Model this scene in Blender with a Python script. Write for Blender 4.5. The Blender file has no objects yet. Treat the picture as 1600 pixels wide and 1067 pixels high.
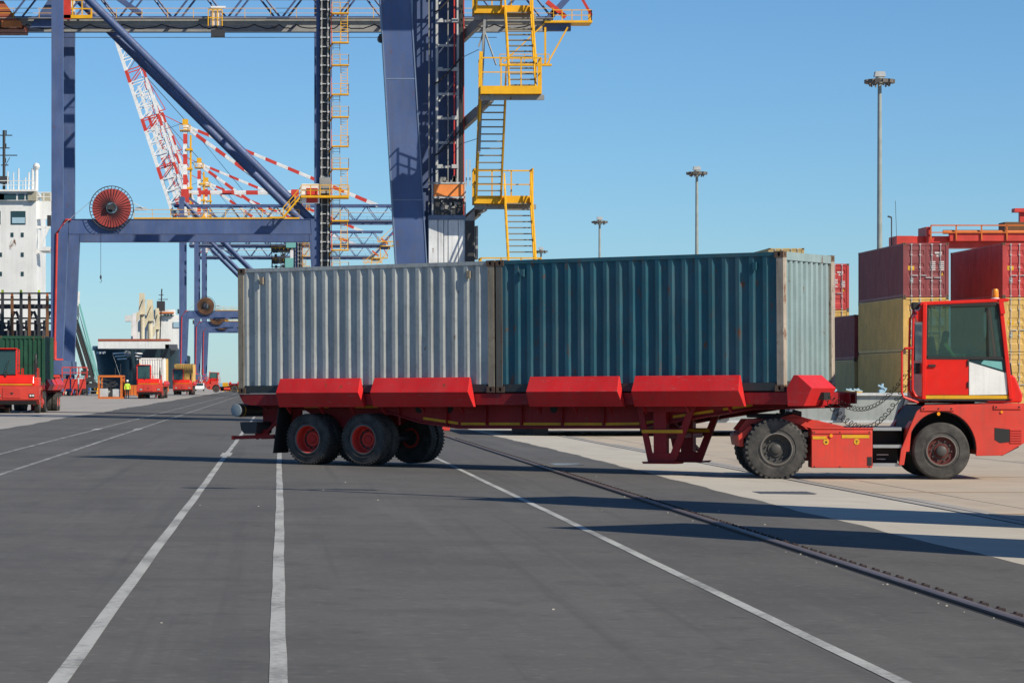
import bpy, bmesh, math, random
from mathutils import Vector, Matrix
R = math.radians
random.seed(7)
S = bpy.context.scene
COL = S.collection

# ------------------------------------------------------------------ camera, sky, sun, exposure
F = 4600.0; VX = 437.0; VY = 598.0; EYE = 1.67        # focal length (px of the 1600 px photo), vanishing point, eye height
cd = bpy.data.cameras.new('camera'); cam = bpy.data.objects.new('camera', cd); COL.objects.link(cam)
cam.location = (0, 0, EYE); cam.rotation_euler = (R(90), 0, 0)
cd.sensor_width = 36; cd.lens = 36 * F / 1600
cd.shift_x = (800 - VX) / 1600; cd.shift_y = (VY - 533.5) / 1600
cd.clip_start = 0.5; cd.clip_end = 90000
S.camera = cam
SUN_AZ = 41.5; SUN_EL = 38.0
SV = Vector((math.cos(R(SUN_AZ)) * math.cos(R(SUN_EL)), -math.sin(R(SUN_AZ)) * math.cos(R(SUN_EL)), math.sin(R(SUN_EL))))
w = bpy.data.worlds.new('World'); S.world = w; w.use_nodes = True
nt = w.node_tree; bg = nt.nodes['Background']
sky = nt.nodes.new('ShaderNodeTexSky'); sky.sky_type = 'NISHITA'; sky.sun_disc = False
sky.sun_elevation = R(SUN_EL); sky.sun_rotation = math.atan2(SV.x, SV.y)
sky.altitude = 0; sky.air_density = 0.84; sky.dust_density = 0.15; sky.ozone_density = 10.0
tint = nt.nodes.new('ShaderNodeMix'); tint.data_type = 'RGBA'; tint.blend_type = 'MULTIPLY'; tint.inputs[0].default_value = 1.0
tint.inputs[7].default_value = (.965, 1.05, .985, 1)
nt.links.new(sky.outputs[0], tint.inputs[6]); nt.links.new(tint.outputs[2], bg.inputs[0]); bg.inputs[1].default_value = 0.106
sl = bpy.data.lights.new('sun', 'SUN'); sl.energy = 4.8; sl.angle = R(0.53); sl.color = (1.0, 0.915, 0.76)
so = bpy.data.objects.new('sun', sl); COL.objects.link(so); so.rotation_euler = SV.to_track_quat('Z', 'Y').to_euler()
so.location = (40, -30, 60)
S.view_settings.view_transform = 'Standard'; S.view_settings.look = 'None'
S.view_settings.exposure = 0.1; S.view_settings.gamma = 1.0; S.view_settings.use_curve_mapping = False
S.cycles.max_bounces = 6; S.cycles.transparent_max_bounces = 12

# ------------------------------------------------------------------ mesh helpers
def V(*a): return Vector(a)

class MB:
    XS = 1.0
    def __init__(s): s.v = []; s.f = []; s.m = []
    def add(s, vs, fs, mi=0):
        b = len(s.v); s.v += [tuple(p) for p in vs]
        s.f += [tuple(b + i for i in f) for f in fs]; s.m += [mi] * len(fs)
    def box(s, x0, x1, y0, y1, z0, z1, mi=0):
        s.add([(x0,y0,z0),(x1,y0,z0),(x1,y1,z0),(x0,y1,z0),(x0,y0,z1),(x1,y0,z1),(x1,y1,z1),(x0,y1,z1)],
              [(0,3,2,1),(4,5,6,7),(0,1,5,4),(1,2,6,5),(2,3,7,6),(3,0,4,7)], mi)
    def bar(s, p, q, a, b=None, mi=0, up=(0,0,1)):
        b = b or a; p = V(*p); q = V(*q); d = (q - p)
        if d.length < 1e-6: return
        d.normalize(); u = V(*up)
        if abs(d.dot(u)) > .98: u = V(0,1,0)
        sd = d.cross(u).normalized(); u = sd.cross(d)
        vs = []
        for o in (p, q):
            for i, j in ((-1,-1),(1,-1),(1,1),(-1,1)): vs.append(o + sd * (i * a / 2) + u * (j * b / 2))
        s.add(vs, [(0,1,2,3),(7,6,5,4),(0,4,5,1),(1,5,6,2),(2,6,7,3),(3,7,4,0)], mi)
    def tube(s, p, q, r, n=8, r2=None, mi=0, cap=True):
        p = V(*p); q = V(*q); r2 = r if r2 is None else r2; d = (q - p).normalized()
        u = V(0,0,1) if abs(d.z) < .95 else V(1,0,0)
        a = d.cross(u).normalized(); c = d.cross(a)
        vs = []
        for o, rr in ((p, r), (q, r2)):
            for i in range(n):
                t = 2 * math.pi * i / n; vs.append(o + a * (rr * math.cos(t)) + c * (rr * math.sin(t)))
        fs = [(i, (i+1) % n, n + (i+1) % n, n + i) for i in range(n)]
        if cap: fs += [tuple(range(n))[::-1], tuple(range(n, 2*n))]
        s.add(vs, fs, mi)
    def path(s, pts, r, n=6, mi=0):
        for a, b in zip(pts, pts[1:]): s.tube(a, b, r, n, mi=mi)
    def sweep(s, pts, r, n=6, mi=0):
        pts = [V(*p) for p in pts]; base = []
        vs = []; m = len(pts)
        for k, p in enumerate(pts):
            d = (pts[min(k+1, m-1)] - pts[max(k-1, 0)]).normalized()
            u = V(0,0,1) if abs(d.z) < .95 else V(1,0,0)
            a = d.cross(u).normalized(); c = d.cross(a)
            for i in range(n):
                t = 2 * math.pi * i / n; vs.append(p + a * (r * math.cos(t)) + c * (r * math.sin(t)))
        fs = []
        for k in range(m - 1):
            for i in range(n): fs.append((k*n+i, k*n+(i+1) % n, (k+1)*n+(i+1) % n, (k+1)*n+i))
        fs += [tuple(range(n))[::-1], tuple(range((m-1)*n, m*n))]
        s.add(vs, fs, mi)
    def prism(s, pts, ax, a, b, mi=0):
        n = len(pts); vs = []
        for c in (a, b):
            for (p, q) in pts: vs.append({'x': (c, p, q), 'y': (p, c, q), 'z': (p, q, c)}[ax])
        s.add(vs, [tuple(range(n)), tuple(range(n, 2*n))[::-1]] + [(i, n + i, n + (i+1) % n, (i+1) % n) for i in range(n)], mi)
    def lathe(s, prof, c, ax='y', n=32, mi=0, closed=False):
        vs = []; m = len(prof); c = V(*c)
        for i in range(n):
            t = 2 * math.pi * i / n; co, si = math.cos(t), math.sin(t)
            for (r, h) in prof:
                vs.append(c + {'y': V(r*co, h, r*si), 'z': V(r*co, r*si, h), 'x': V(h, r*co, r*si)}[ax])
        fs = []
        for i in range(n):
            j = (i+1) % n
            for k in range(m if closed else m - 1):
                k2 = (k+1) % m; fs.append((i*m+k, j*m+k, j*m+k2, i*m+k2))
        s.add(vs, fs, mi)
    def build(s, name, mats, parent=None, loc=None, rot=None, ang=35, bevel=0, smooth=True):
        me = bpy.data.meshes.new(name); me.from_pydata([(v[0]*MB.XS, v[1], v[2]) for v in s.v] if MB.XS != 1 else s.v, [], s.f)
        for mm in (mats if isinstance(mats, (list, tuple)) else [mats]): me.materials.append(mm)
        me.polygons.foreach_set('material_index', s.m)
        bm = bmesh.new(); bm.from_mesh(me); bmesh.ops.recalc_face_normals(bm, faces=bm.faces); bm.to_mesh(me); bm.free()
        if smooth:
            me.shade_smooth(); me.set_sharp_from_angle(angle=R(ang))
        me.update()
        o = bpy.data.objects.new(name, me); COL.objects.link(o)
        if parent is not None: o.parent = parent
        if loc is not None: o.location = loc
        if rot is not None: o.rotation_euler = rot
        if bevel:
            b = o.modifiers.new('bevel', 'BEVEL'); b.width = bevel; b.segments = 2; b.limit_method = 'ANGLE'; b.angle_limit = R(40)
        return o

def tag(o, label=None, cat=None, group=None, kind=None):
    if label: o['label'] = label
    if cat: o['category'] = cat
    if group: o['group'] = group
    if kind: o['kind'] = kind
    return o
def empty(name, loc=(0,0,0), rz=0, ry=0):
    o = bpy.data.objects.new(name, None); COL.objects.link(o); o.location = loc
    o.rotation_euler = (0, ry, rz); o.empty_display_size = .3
    return o
def inst(src, parent=None, loc=None, rot=None, name=None):
    o = src.copy(); COL.objects.link(o)
    if parent is not None: o.parent = parent
    if loc is not None: o.location = loc
    if rot is not None: o.rotation_euler = rot
    return o
KIDS = {}
def kids(o): return [c for c in o.children]
def copy_tree(o, parent=None):
    c = o.copy(); COL.objects.link(c); c.parent = parent
    for ch in kids(o): copy_tree(ch, c)
    return c
def px(x, y, Z): return V((x - VX) * Z / F, Z, EYE + (VY - y) * Z / F)   # photo position at a known distance -> point in the place
def gz(x): return -0.0115 * max(-9.5, min(10.0, x))                       # cross fall of the road

# ------------------------------------------------------------------ materials
def new_mat(name):
    m = bpy.data.materials.new(name); m.use_nodes = True
    return m, m.node_tree, m.node_tree.nodes['Principled BSDF']
def N(t, typ, **kw):
    n = t.nodes.new(typ)
    for k, v in kw.items(): setattr(n, k, v)
    return n
def noise(t, vec, scale, detail=4, rough=.55):
    n = N(t, 'ShaderNodeTexNoise'); n.inputs['Scale'].default_value = scale; n.inputs['Detail'].default_value = detail
    n.inputs['Roughness'].default_value = rough
    if vec is not None: t.links.new(vec, n.inputs['Vector'])
    return n.outputs['Fac']
def mapping(t, vec, sc):
    m = N(t, 'ShaderNodeMapping'); m.inputs['Scale'].default_value = sc; t.links.new(vec, m.inputs['Vector']); return m.outputs[0]
def ramp(t, fac, a, b, ca=(0,0,0,1), cb=(1,1,1,1)):
    r = N(t, 'ShaderNodeValToRGB'); e = r.color_ramp.elements
    e[0].position = a; e[1].position = b; e[0].color = ca; e[1].color = cb
    t.links.new(fac, r.inputs[0]); return r.outputs[0]
def mix(t, fac, a, b, mode='MIX'):
    n = N(t, 'ShaderNodeMix'); n.data_type = 'RGBA'; n.blend_type = mode
    for sock, val in ((n.inputs[0], fac), (n.inputs[6], a), (n.inputs[7], b)):
        if hasattr(val, 'links'): t.links.new(val, sock)
        elif isinstance(val, (int, float)): sock.default_value = val
        else: sock.default_value = (*val[:3], 1)
    return n.outputs[2]
def bump(t, b, h, st, dist=.02):
    n = N(t, 'ShaderNodeBump'); n.inputs['Strength'].default_value = st; n.inputs['Distance'].default_value = dist
    t.links.new(h, n.inputs['Height']); t.links.new(n.outputs[0], b.inputs['Normal'])

def paint(name, col, rough=.42, dirt=.3, rust=0.0, streak=.25, metal=0.0, sc=1.0, dirtcol=(.10,.085,.07), coat=0.0, fade=0.0, scuff=0.0):
    m, t, b = new_mat(name)
    tc = N(t, 'ShaderNodeTexCoord').outputs['Object']
    n1 = noise(t, tc, 1.1*sc, 5); n2 = noise(t, tc, 9*sc, 5, .65)
    c = mix(t, ramp(t, n1, .35, .7), [x*.86 for x in col], [min(1, x*1.1) for x in col])
    if fade: c = mix(t, ramp(t, noise(t, mapping(t, tc, (1,1,.35)), 1.7*sc, 6, .6), .42, .72, (0,0,0,1), (fade,fade,fade,1)), c, [min(1, .25+x*.7) for x in col])
    if streak:
        st = noise(t, mapping(t, tc, (7*sc, 7*sc, .35*sc)), 2.0, 4, .6)
        c = mix(t, ramp(t, st, .48, .72, (0,0,0,1), (streak,)*3+(1,)), c, dirtcol)
    if dirt: c = mix(t, ramp(t, n2, .5, .78, (0,0,0,1), (dirt,)*3+(1,)), c, dirtcol)
    if scuff:
        sf = noise(t, mapping(t, tc, (.9*sc, 5*sc, 9*sc)), 3.0, 6, .7)
        c = mix(t, ramp(t, sf, .62, .68, (0,0,0,1), (scuff,)*3+(1,)), c, mix(t, n2, (.10,.07,.06), (.42,.36,.33)))
    ro = ramp(t, n2, .3, .75, (rough*.85,)*3+(1,), (min(1, rough*1.35),)*3+(1,))
    if rust:
        r0 = noise(t, mapping(t, tc, (2.2*sc, 2.2*sc, .9*sc)), 2.4, 7, .68)
        k = ramp(t, r0, .66 - .2*rust, .72 - .14*rust)
        c = mix(t, k, c, mix(t, n2, (.07,.028,.014), (.23,.10,.045)))
    t.links.new(c, b.inputs['Base Color']); t.links.new(ro, b.inputs['Roughness'])
    b.inputs['Metallic'].default_value = metal; b.inputs['Specular IOR Level'].default_value = .3
    if coat: b.inputs['Coat Weight'].default_value = coat; b.inputs['Coat Roughness'].default_value = .12
    bump(t, b, n2, .06, .01)
    return m
def plain(name, col, rough=.6, metal=0.0):
    m, t, b = new_mat(name)
    tc = N(t, 'ShaderNodeTexCoord').outputs['Object']
    n1 = noise(t, tc, 6, 4)
    t.links.new(mix(t, n1, [x*.8 for x in col], [min(1, x*1.2) for x in col]), b.inputs['Base Color'])
    b.inputs['Roughness'].default_value = rough; b.inputs['Metallic'].default_value = metal
    return m
def emit(name, col, st):
    m, t, b = new_mat(name); b.inputs['Base Color'].default_value = (*col, 1)
    b.inputs['Emission Color'].default_value = (*col, 1); b.inputs['Emission Strength'].default_value = st
    return m
def glass(name, tint, refl=1.0):
    m, t, b = new_mat(name); t.nodes.remove(b); out = t.nodes['Material Output']
    tr = N(t, 'ShaderNodeBsdfTransparent'); tr.inputs[0].default_value = (*tint, 1)
    gl = N(t, 'ShaderNodeBsdfGlossy'); gl.inputs['Roughness'].default_value = .04; gl.inputs[0].default_value = (.9,.95,.95,1)
    lw = N(t, 'ShaderNodeLayerWeight'); lw.inputs[0].default_value = .5
    pw = N(t, 'ShaderNodeMath', operation='POWER'); t.links.new(lw.outputs['Facing'], pw.inputs[0]); pw.inputs[1].default_value = 4
    fr = N(t, 'ShaderNodeMath', operation='MULTIPLY_ADD'); t.links.new(pw.outputs[0], fr.inputs[0]); fr.inputs[1].default_value = .9; fr.inputs[2].default_value = .05
    mx = N(t, 'ShaderNodeMixShader'); t.links.new(fr.outputs[0], mx.inputs[0]); t.links.new(tr.outputs[0], mx.inputs[1]); t.links.new(gl.outputs[0], mx.inputs[2])
    df = N(t, 'ShaderNodeBsdfDiffuse'); df.inputs[0].default_value = (.10,.20,.19,1)  # teal diffuse film stands in for sky reflected on the panes
    m2 = N(t, 'ShaderNodeMixShader'); m2.inputs[0].default_value = .30; t.links.new(mx.outputs[0], m2.inputs[1]); t.links.new(df.outputs[0], m2.inputs[2])
    t.links.new(m2.outputs[0], out.inputs['Surface'])
    return m

M = {}
M['red'] = paint('red_paint', (.56,.02,.02), .38, .16, .0, .12, coat=.15)
M['cabred'] = paint('cab_red', (.72,.020,.012), .34, .06, .0, .05, coat=.12)
M['bodyred'] = paint('body_red', (.66,.058,.038), .45, .2, .04, .2, fade=.05, scuff=.25)
M['trred'] = paint('trailer_red', (.29,.012,.016), .5, .25, .14, .2, scuff=.3)
M['orange'] = paint('orange_paint', (.62,.16,.03), .45, .2, .1, .15)
M['steelgrey'] = paint('grey_steel', (.30,.30,.29), .5, .25, .15, .2)
M['lightgrey'] = paint('light_grey', (.52,.53,.53), .45, .2, .1, .25)
M['white'] = paint('white_paint', (.78,.78,.75), .45, .08, .0, .12)
M['blue'] = paint('crane_blue', (.068,.110,.245), .45, .22, .08, .34, sc=.35, fade=.16)
M['navy'] = paint('navy_hull', (.010,.036,.052), .5, .25, .04, .25, sc=.15)
M['yellow'] = paint('yellow_paint', (.82,.42,.012), .45, .15, .08, .1)
M['yline'] = paint('yellow_tape', (.70,.38,.02), .5, .25, .0, .1)
M['cred'] = paint('crane_red', (.60,.055,.04), .45, .1, .0, .1)
M['cwhite'] = paint('crane_white', (.78,.78,.77), .45, .1, .0, .1)
M['black'] = plain('black_rubber', (.018,.018,.018), .7)
M['dark'] = plain('dark_metal', (.035,.035,.038), .55)
M['hull'] = paint('grey_hull', (.10,.11,.13), .5, .2, .15, .25, sc=.2)
M['chrome'] = plain('galvanised', (.45,.46,.46), .4, .6)
M['glass'] = glass('green_glass', (.38,.53,.51))
M['shipglass'] = plain('ship_glass', (.02,.05,.06), .12)
M['amber'] = plain('amber_lens', (.85,.30,.015), .25)
M['lens'] = plain('clear_lens', (.7,.68,.62), .2)
M['teal'] = plain('teal_net', (.16,.42,.40), .7)
M['brown'] = paint('rusty_post', (.20,.09,.04), .6, .3, .3, .2)
M['cream'] = paint('cream_paint', (.66,.60,.44), .5, .15, .1, .25, sc=.3)
M['shipwhite'] = paint('ship_white', (.80,.80,.78), .5, .08, .03, .15, sc=.15)
M['rustred'] = paint('rust_red', (.38,.10,.05), .55, .2, .1, .2, sc=.3)
M['hatch'] = paint('hatch_grey', (.31,.33,.315), .5, .2, .12, .25, sc=.6)
M['shipblue'] = paint('drum_blue', (.03,.10,.32), .45, .2, .1, .1)
M['paleblue'] = plain('pale_blue', (.34,.50,.60), .5)
M['vest'] = plain('hi_vis', (.55,.75,.05), .7)
M['skin'] = plain('skin', (.28,.16,.10), .6)
M['cloth'] = plain('dark_cloth', (.02,.025,.04), .85)
M['seat'] = plain('seat_fabric', (.03,.03,.035), .85)
# containers
M['c_grey'] = paint('container_grey', (.46,.48,.455), .48, .32, .05, .34, sc=1.0, fade=.3)
M['c_grey_fr'] = paint('container_grey_frame', (.38,.31,.22), .55, .4, .5, .5)
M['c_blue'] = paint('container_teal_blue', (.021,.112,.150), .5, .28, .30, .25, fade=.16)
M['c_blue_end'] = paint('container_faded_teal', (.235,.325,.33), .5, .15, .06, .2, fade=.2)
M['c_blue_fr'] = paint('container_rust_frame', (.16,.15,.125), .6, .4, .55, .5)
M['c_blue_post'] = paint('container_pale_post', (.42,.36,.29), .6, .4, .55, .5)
M['c_rail'] = paint('container_dark_rail', (.045,.055,.058), .6, .3, .1, .2)
M['c_maroon'] = paint('container_maroon', (.25,.055,.058), .5, .15, .0, .1, fade=.12)
M['c_red'] = paint('container_red', (.50,.05,.045), .5, .15, .0, .1, fade=.12)
M['c_yel'] = paint('container_yellow', (.66,.41,.115), .5, .18, .05, .15, fade=.1)
M['c_yel2'] = paint('container_dull_yellow', (.50,.38,.16), .5, .2, .08, .2, fade=.1)
M['c_green'] = paint('container_green', (.016,.078,.044), .5, .2, .05, .2)
M['c_white'] = paint('container_white', (.78,.77,.72), .5, .1, .05, .15)
M['c_mark'] = plain('white_marking', (.75,.75,.73), .6)
M['casting'] = paint('casting_rust', (.16,.10,.065), .65, .4, .5, .3, sc=3)

def ground_mat(name, cols, sc, rough, streaks=None, crack=0, bst=.3, spots=None):
    m, t, b = new_mat(name)
    pos = N(t, 'ShaderNodeNewGeometry').outputs['Position']
    big = noise(t, pos, .13*sc, 6, .6); mid = noise(t, pos, 1.1*sc, 6, .65); fine = noise(t, pos, 46, 3, .7)
    c = mix(t, ramp(t, big, .32, .68), cols[0], cols[1])
    c = mix(t, ramp(t, mid, .35, .75, (0,0,0,1), (.8,)*3+(1,)), c, cols[2])
    if streaks:
        for (sx, sy, lo, hi, amt, colr) in streaks:
            f = noise(t, mapping(t, pos, (sx, sy, 1)), 1.0, 5, .6)
            c = mix(t, ramp(t, f, lo, hi, (0,0,0,1), (amt,)*3+(1,)), c, colr)
    c = mix(t, ramp(t, fine, .28, .72, (.32,)*3+(1,), (.68,)*3+(1,)), c, mix(t, .5, c, (1,1,1)), 'SOFT_LIGHT')
    if spots:
        v = N(t, 'ShaderNodeTexVoronoi'); v.inputs['Scale'].default_value = spots[0]; t.links.new(pos, v.inputs['Vector'])
        c = mix(t, ramp(t, v.outputs['Distance'], spots[1]*.5, spots[1], (spots[3],)*3+(1,), (0,0,0,1)), c, spots[2])
    t.links.new(c, b.inputs['Base Color']); b.inputs['Roughness'].default_value = rough
    b.inputs['Specular IOR Level'].default_value = .35
    bump(t, b, fine, bst, .006)
    return m
M['asphalt'] = ground_mat('asphalt', [(.098,.093,.087), (.118,.113,.106), (.086,.082,.078)], 1, .88,
    streaks=[(.30, .10, .48, .68, .75, (.066,.064,.062)), (1.6, .9, .56, .68, .5, (.066,.063,.060)), (1.3, .04, .56, .72, .35, (.15,.145,.135)),
        (2.6, 4.0, .60, .70, .55, (.058,.056,.054)), (9, 9, .54, .70, .5, (.155,.15,.14)), (.22, .5, .55, .64, .4, (.074,.071,.068)), (9, 12, .61, .70, .5, (.058,.056,.054)),
        (2.4, .025, .56, .66, .45, (.068,.066,.064)), (1.4, 2.2, .66, .71, .6, (.048,.046,.045))]
    )
M['concrete'] = ground_mat('quay_concrete', [(.30,.28,.255), (.36,.34,.315), (.27,.25,.225)], 1, .85,
    streaks=[(.5, .05, .55, .78, .5, (.20,.185,.165)), (.1, .6, .58, .75, .4, (.24,.21,.18))])
M['palecon'] = ground_mat('pale_concrete', [(.41,.375,.315), (.47,.435,.375), (.37,.335,.28)], 1, .85,
    streaks=[(.8, .12, .56, .76, .5, (.27,.25,.22))])
M['slab'] = ground_mat('slab_concrete', [(.40,.335,.26), (.46,.39,.31), (.35,.29,.225)], 1, .85,
    streaks=[(.7, .10, .55, .76, .55, (.25,.21,.17)), (.15, .9, .58, .74, .4, (.28,.24,.20))])
def line_mat(name, col, under, lo=.40, hi=.56):
    m, t, b = new_mat(name)
    pos = N(t, 'ShaderNodeNewGeometry').outputs['Position']
    f1 = noise(t, pos, 16, 6, .75); f2 = noise(t, mapping(t, pos, (1,.35,1)), 1.6, 4)
    k = N(t, 'ShaderNodeMath', operation='ADD'); t.links.new(f1, k.inputs[0]); t.links.new(f2, k.inputs[1])
    h = N(t, 'ShaderNodeMath', operation='MULTIPLY'); t.links.new(k.outputs[0], h.inputs[0]); h.inputs[1].default_value = .5
    c = mix(t, ramp(t, h.outputs[0], lo, hi), col, under)
    t.links.new(c, b.inputs['Base Color']); b.inputs['Roughness'].default_value = .8
    return m
M['line'] = line_mat('white_line', (.41,.41,.39), (.15,.15,.145), .47, .63)
M['line2'] = line_mat('worn_line', (.36,.36,.345), (.10,.10,.10), .42, .60)
M['oline'] = line_mat('orange_line', (.60,.32,.10), (.40,.33,.26), .44, .60)
M['trench'] = plain('rail_trench', (.022,.019,.018), .9)
M['rail'] = paint('rail_steel', (.17,.135,.125), .45, .3, .3, .0, metal=.35)
M['railside'] = plain('rail_side', (.035,.022,.02), .8)
M['water'] = plain('sea', (.02,.07,.11), .15)

# ------------------------------------------------------------------ ground
def strip(name, xs, y0, y1, mat, lift, nx=1, ny=1, edge=None):
    mb = MB(); x0, x1 = xs
    cols = sorted(set([x0, x1] + [b for b in (-9.5, 10.0) if x0 < b < x1]))
    ys = [y0 + (y1 - y0) * i / ny for i in range(ny + 1)]
    for a, b in zip(cols, cols[1:]):
        for c, d in zip(ys, ys[1:]):
            def q(x, y):
                xx = x + (edge(y, x) if edge else 0); return (xx, y, gz(xx) + lift)
            mb.add([q(a, c), q(b, c), q(b, d), q(a, d)], [(0,1,2,3)])
    return tag(mb.build(name, mat, smooth=False), kind='structure')
tag(MB.build((lambda m: (m.box(-20000, 20000, -3000, 45000, -4, -3.2), m)[1])(MB()), 'sea', M['water']), kind='structure')
g = MB()
for a, b in ((-29.6, -9.5), (-9.5, 10.0), (10.0, 2500)):
    g.add([(a,-80,gz(a)), (b,-80,gz(b)), (b,1150,gz(b)), (a,1150,gz(a))], [(0,1,2,3)])
g.add([(-29.6,-80,gz(-30)), (-29.6,1150,gz(-30)), (-29.6,1150,-4.5), (-29.6,-80,-4.5)], [(0,1,2,3)])
g.add([(-29.6,1150,gz(-30)), (2500,1150,gz(30)), (2500,1150,-4.5), (-29.6,1150,-4.5)], [(0,1,2,3)])
tag(g.build('quay_ground', M['concrete'], smooth=False), kind='structure')
def wob(y, x):
    if x > 0: return .03 * math.sin(y * .9) + .02 * math.sin(y * 2.3 + 1) + .05 * math.sin(y * .11) + (.9 if y > 200 else 0)
    return .12 * math.sin(y * .13) + .05 * math.sin(y * .7)
strip('asphalt_road', (-9.45, 7.15), -60, 1100, M['asphalt'], .005, 1, 1400, wob)
strip('pale_concrete_strip', (6.2, 9.28), -40, 400, M['palecon'], .0022, 1, 1)
# slabs of the yard apron, recessed joints
apron = tag(MB.build((lambda m: (m.box(9.58, 40.6, 14, 157.2, gz(10) - .30, gz(10) + .0012), m)[1])(MB()), 'concrete_apron', M['trench']), kind='structure')
slab_cache = {}
xs = [9.58, 10.55, 16.5, 22.5, 28.5, 34.5, 40.5]
ys = [14 + 7.95 * i for i in range(19)]
for i in range(len(xs) - 1):
    for j in range(len(ys) - 1):
        wx = xs[i+1] - xs[i] - .022; key = round(wx, 3)
        if key not in slab_cache:
            mb = MB(); mb.box(0, wx, 0, 7.928, -.10, 0)
            slab_cache[key] = mb.build('slab', M['slab'], apron, smooth=False, bevel=.006); o = slab_cache[key]
        else: o = inst(slab_cache[key], apron)
        o.location = (xs[i] + .011, ys[j], gz(10.5) + .004 + random.uniform(-.0025, .0035))
def road_line(xc, y0, y1, wd, mat, ph=0):
    mb = MB(); n = max(2, int((y1 - y0) / 1.5))
    for i in range(n):
        a = y0 + (y1 - y0) * i / n; b = y0 + (y1 - y0) * (i + 1) / n
        wv = lambda y: .003 * math.sin(y * .8 + ph) + .002 * math.sin(y * 2.1 + ph) + .006 * math.sin(y * .17 + ph)
        p = [(xc - wd/2 + wv(a), a), (xc + wd/2 + wv(a), a), (xc + wd/2 + wv(b), b), (xc - wd/2 + wv(b), b)]
        mb.add([(x, y, gz(x) + .009) for x, y in p], [(0,1,2,3)])
    return tag(mb.build('road_line', mat, smooth=False), kind='structure')
road_line(-1.225, 9, 330, .107, M['line'], 0)
road_line(-.005, 9, 330, .104, M['line'], 1)
road_line(3.55, 9, 330, .10, M['line'], 2)
road_line(-4.9, 9, 420, .10, M['line2'], 3)
road_line(-6.25, 9, 420, .10, M['line2'], 4)
for (x, y) in ((-4.9, 100), (-6.25, 99), (-1.225, 66)):
    mb = MB(); mb.add([(x - .12, y, gz(x) + .013), (x + .12, y, gz(x) + .013), (x + .12, y + 3.2, gz(x) + .013), (x - .12, y + 3.2, gz(x) + .013)], [(0,1,2,3)])
    tag(mb.build('road_dash', M['line'], smooth=False), kind='structure')
for yy in (39.9, 47.8, 55.6):
    mb = MB(); mb.add([(9.62, yy, gz(10) + .0105), (30, yy, gz(10) + .0105), (30, yy + .11, gz(10) + .0105), (9.62, yy + .11, gz(10) + .0105)], [(0,1,2,3)])
    tag(mb.build('apron_line', M['oline'], smooth=False), kind='structure')
# blue paint patch and iron cover by the asphalt edge
c = px(885, 723, 63.0)
mb = MB(); mb.add([(c.x - .32, 62.2, gz(c.x) + .0095), (c.x + .32, 62.2, gz(c.x) + .0095), (c.x + .32, 63.6, gz(c.x) + .0095), (c.x - .32, 63.6, gz(c.x) + .0095)], [(0,1,2,3)])
tag(mb.build('paint_patch', line_mat('blue_mark', (.24,.30,.36), (.1,.1,.1)), smooth=False), kind='structure')
mb = MB(); mb.box(7.62, 8.50, 46.6, 47.5, gz(8) + .004, gz(8) + .012)
for i in range(6): mb.box(7.68 + i*.135, 7.75 + i*.135, 46.66, 47.44, gz(8) + .012, gz(8) + .015)
tag(mb.build('iron_cover', M['hull']), 'flat dark iron cover plate set in the pale concrete strip', 'manhole cover')
# crane rail in its trench
rail = tag(MB.build((lambda m: ([m.box(5.245, 5.445, -40, 1100, gz(5.3) - .05, gz(5.3) + .0085)], m)[1])(MB()), 'crane_rail', M['trench']), kind='structure')
mb = MB()
mb.prism([(5.290, gz(5.3) + .008), (5.385, gz(5.3) + .008), (5.385, gz(5.3) + .020), (5.388, gz(5.3) + .030), (5.378, gz(5.3) + .036), (5.297, gz(5.3) + .036), (5.287, gz(5.3) + .030), (5.290, gz(5.3) + .020)], 'y', -40, 1100)
mb.build('rail_head', M['rail'], rail)
mb = MB(); mb.box(5.276, 5.284, -40, 1100, gz(5.3) + .008, gz(5.3) + .022); mb.build('rail_web', M['railside'], rail)
mb = MB(); mb.box(-.035, .045, -.05, .05, 0, .022); mb.tube((0.0, 0, .02), (0.0, 0, .036), .016, 6)
clip0 = None
for i in range(150):
    y = 13.5 + i * .52 + random.uniform(-.04, .04)
    if clip0 is None: clip0 = mb.build('rail_clip', M['railside'], rail); o = clip0
    else: o = inst(clip0, rail)
    o.location = (5.445, y, gz(5.445) + .006)
# flush railway line in the apron
rl = tag(MB.build((lambda m: (m.box(9.285, 9.575, -40, 400, gz(9.4) - .08, gz(9.4) + .0035), m)[1])(MB()), 'flush_track', M['trench']), kind='structure')
mb = MB(); mb.box(9.34, 9.51, -40, 400, gz(9.4) - .012, gz(9.4) + .0075); mb.build('rail_head', M['concrete'], rl)
# grit on the road
mb = MB()
for i in range(12):
    y = random.uniform(14, 60); x = random.uniform(-.09 * y, 6.5); s = random.uniform(.003, .008) * (1 + y / 60)
    mb.box(x - s, x + s, y - s, y + s, gz(x) + .004, gz(x) + .004 + s)
for i in range(30):
    y = random.uniform(15, 45); x = 5.24 + random.uniform(-.10, -.0); s = random.uniform(.003, .009)
    mb.box(x - s, x + s, y - s, y + s, gz(x) + .004, gz(x) + .006 + s)
tag(mb.build('road_grit', M['palecon']), 'small pale stones and grit scattered over the asphalt', 'grit', kind='stuff')

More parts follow.
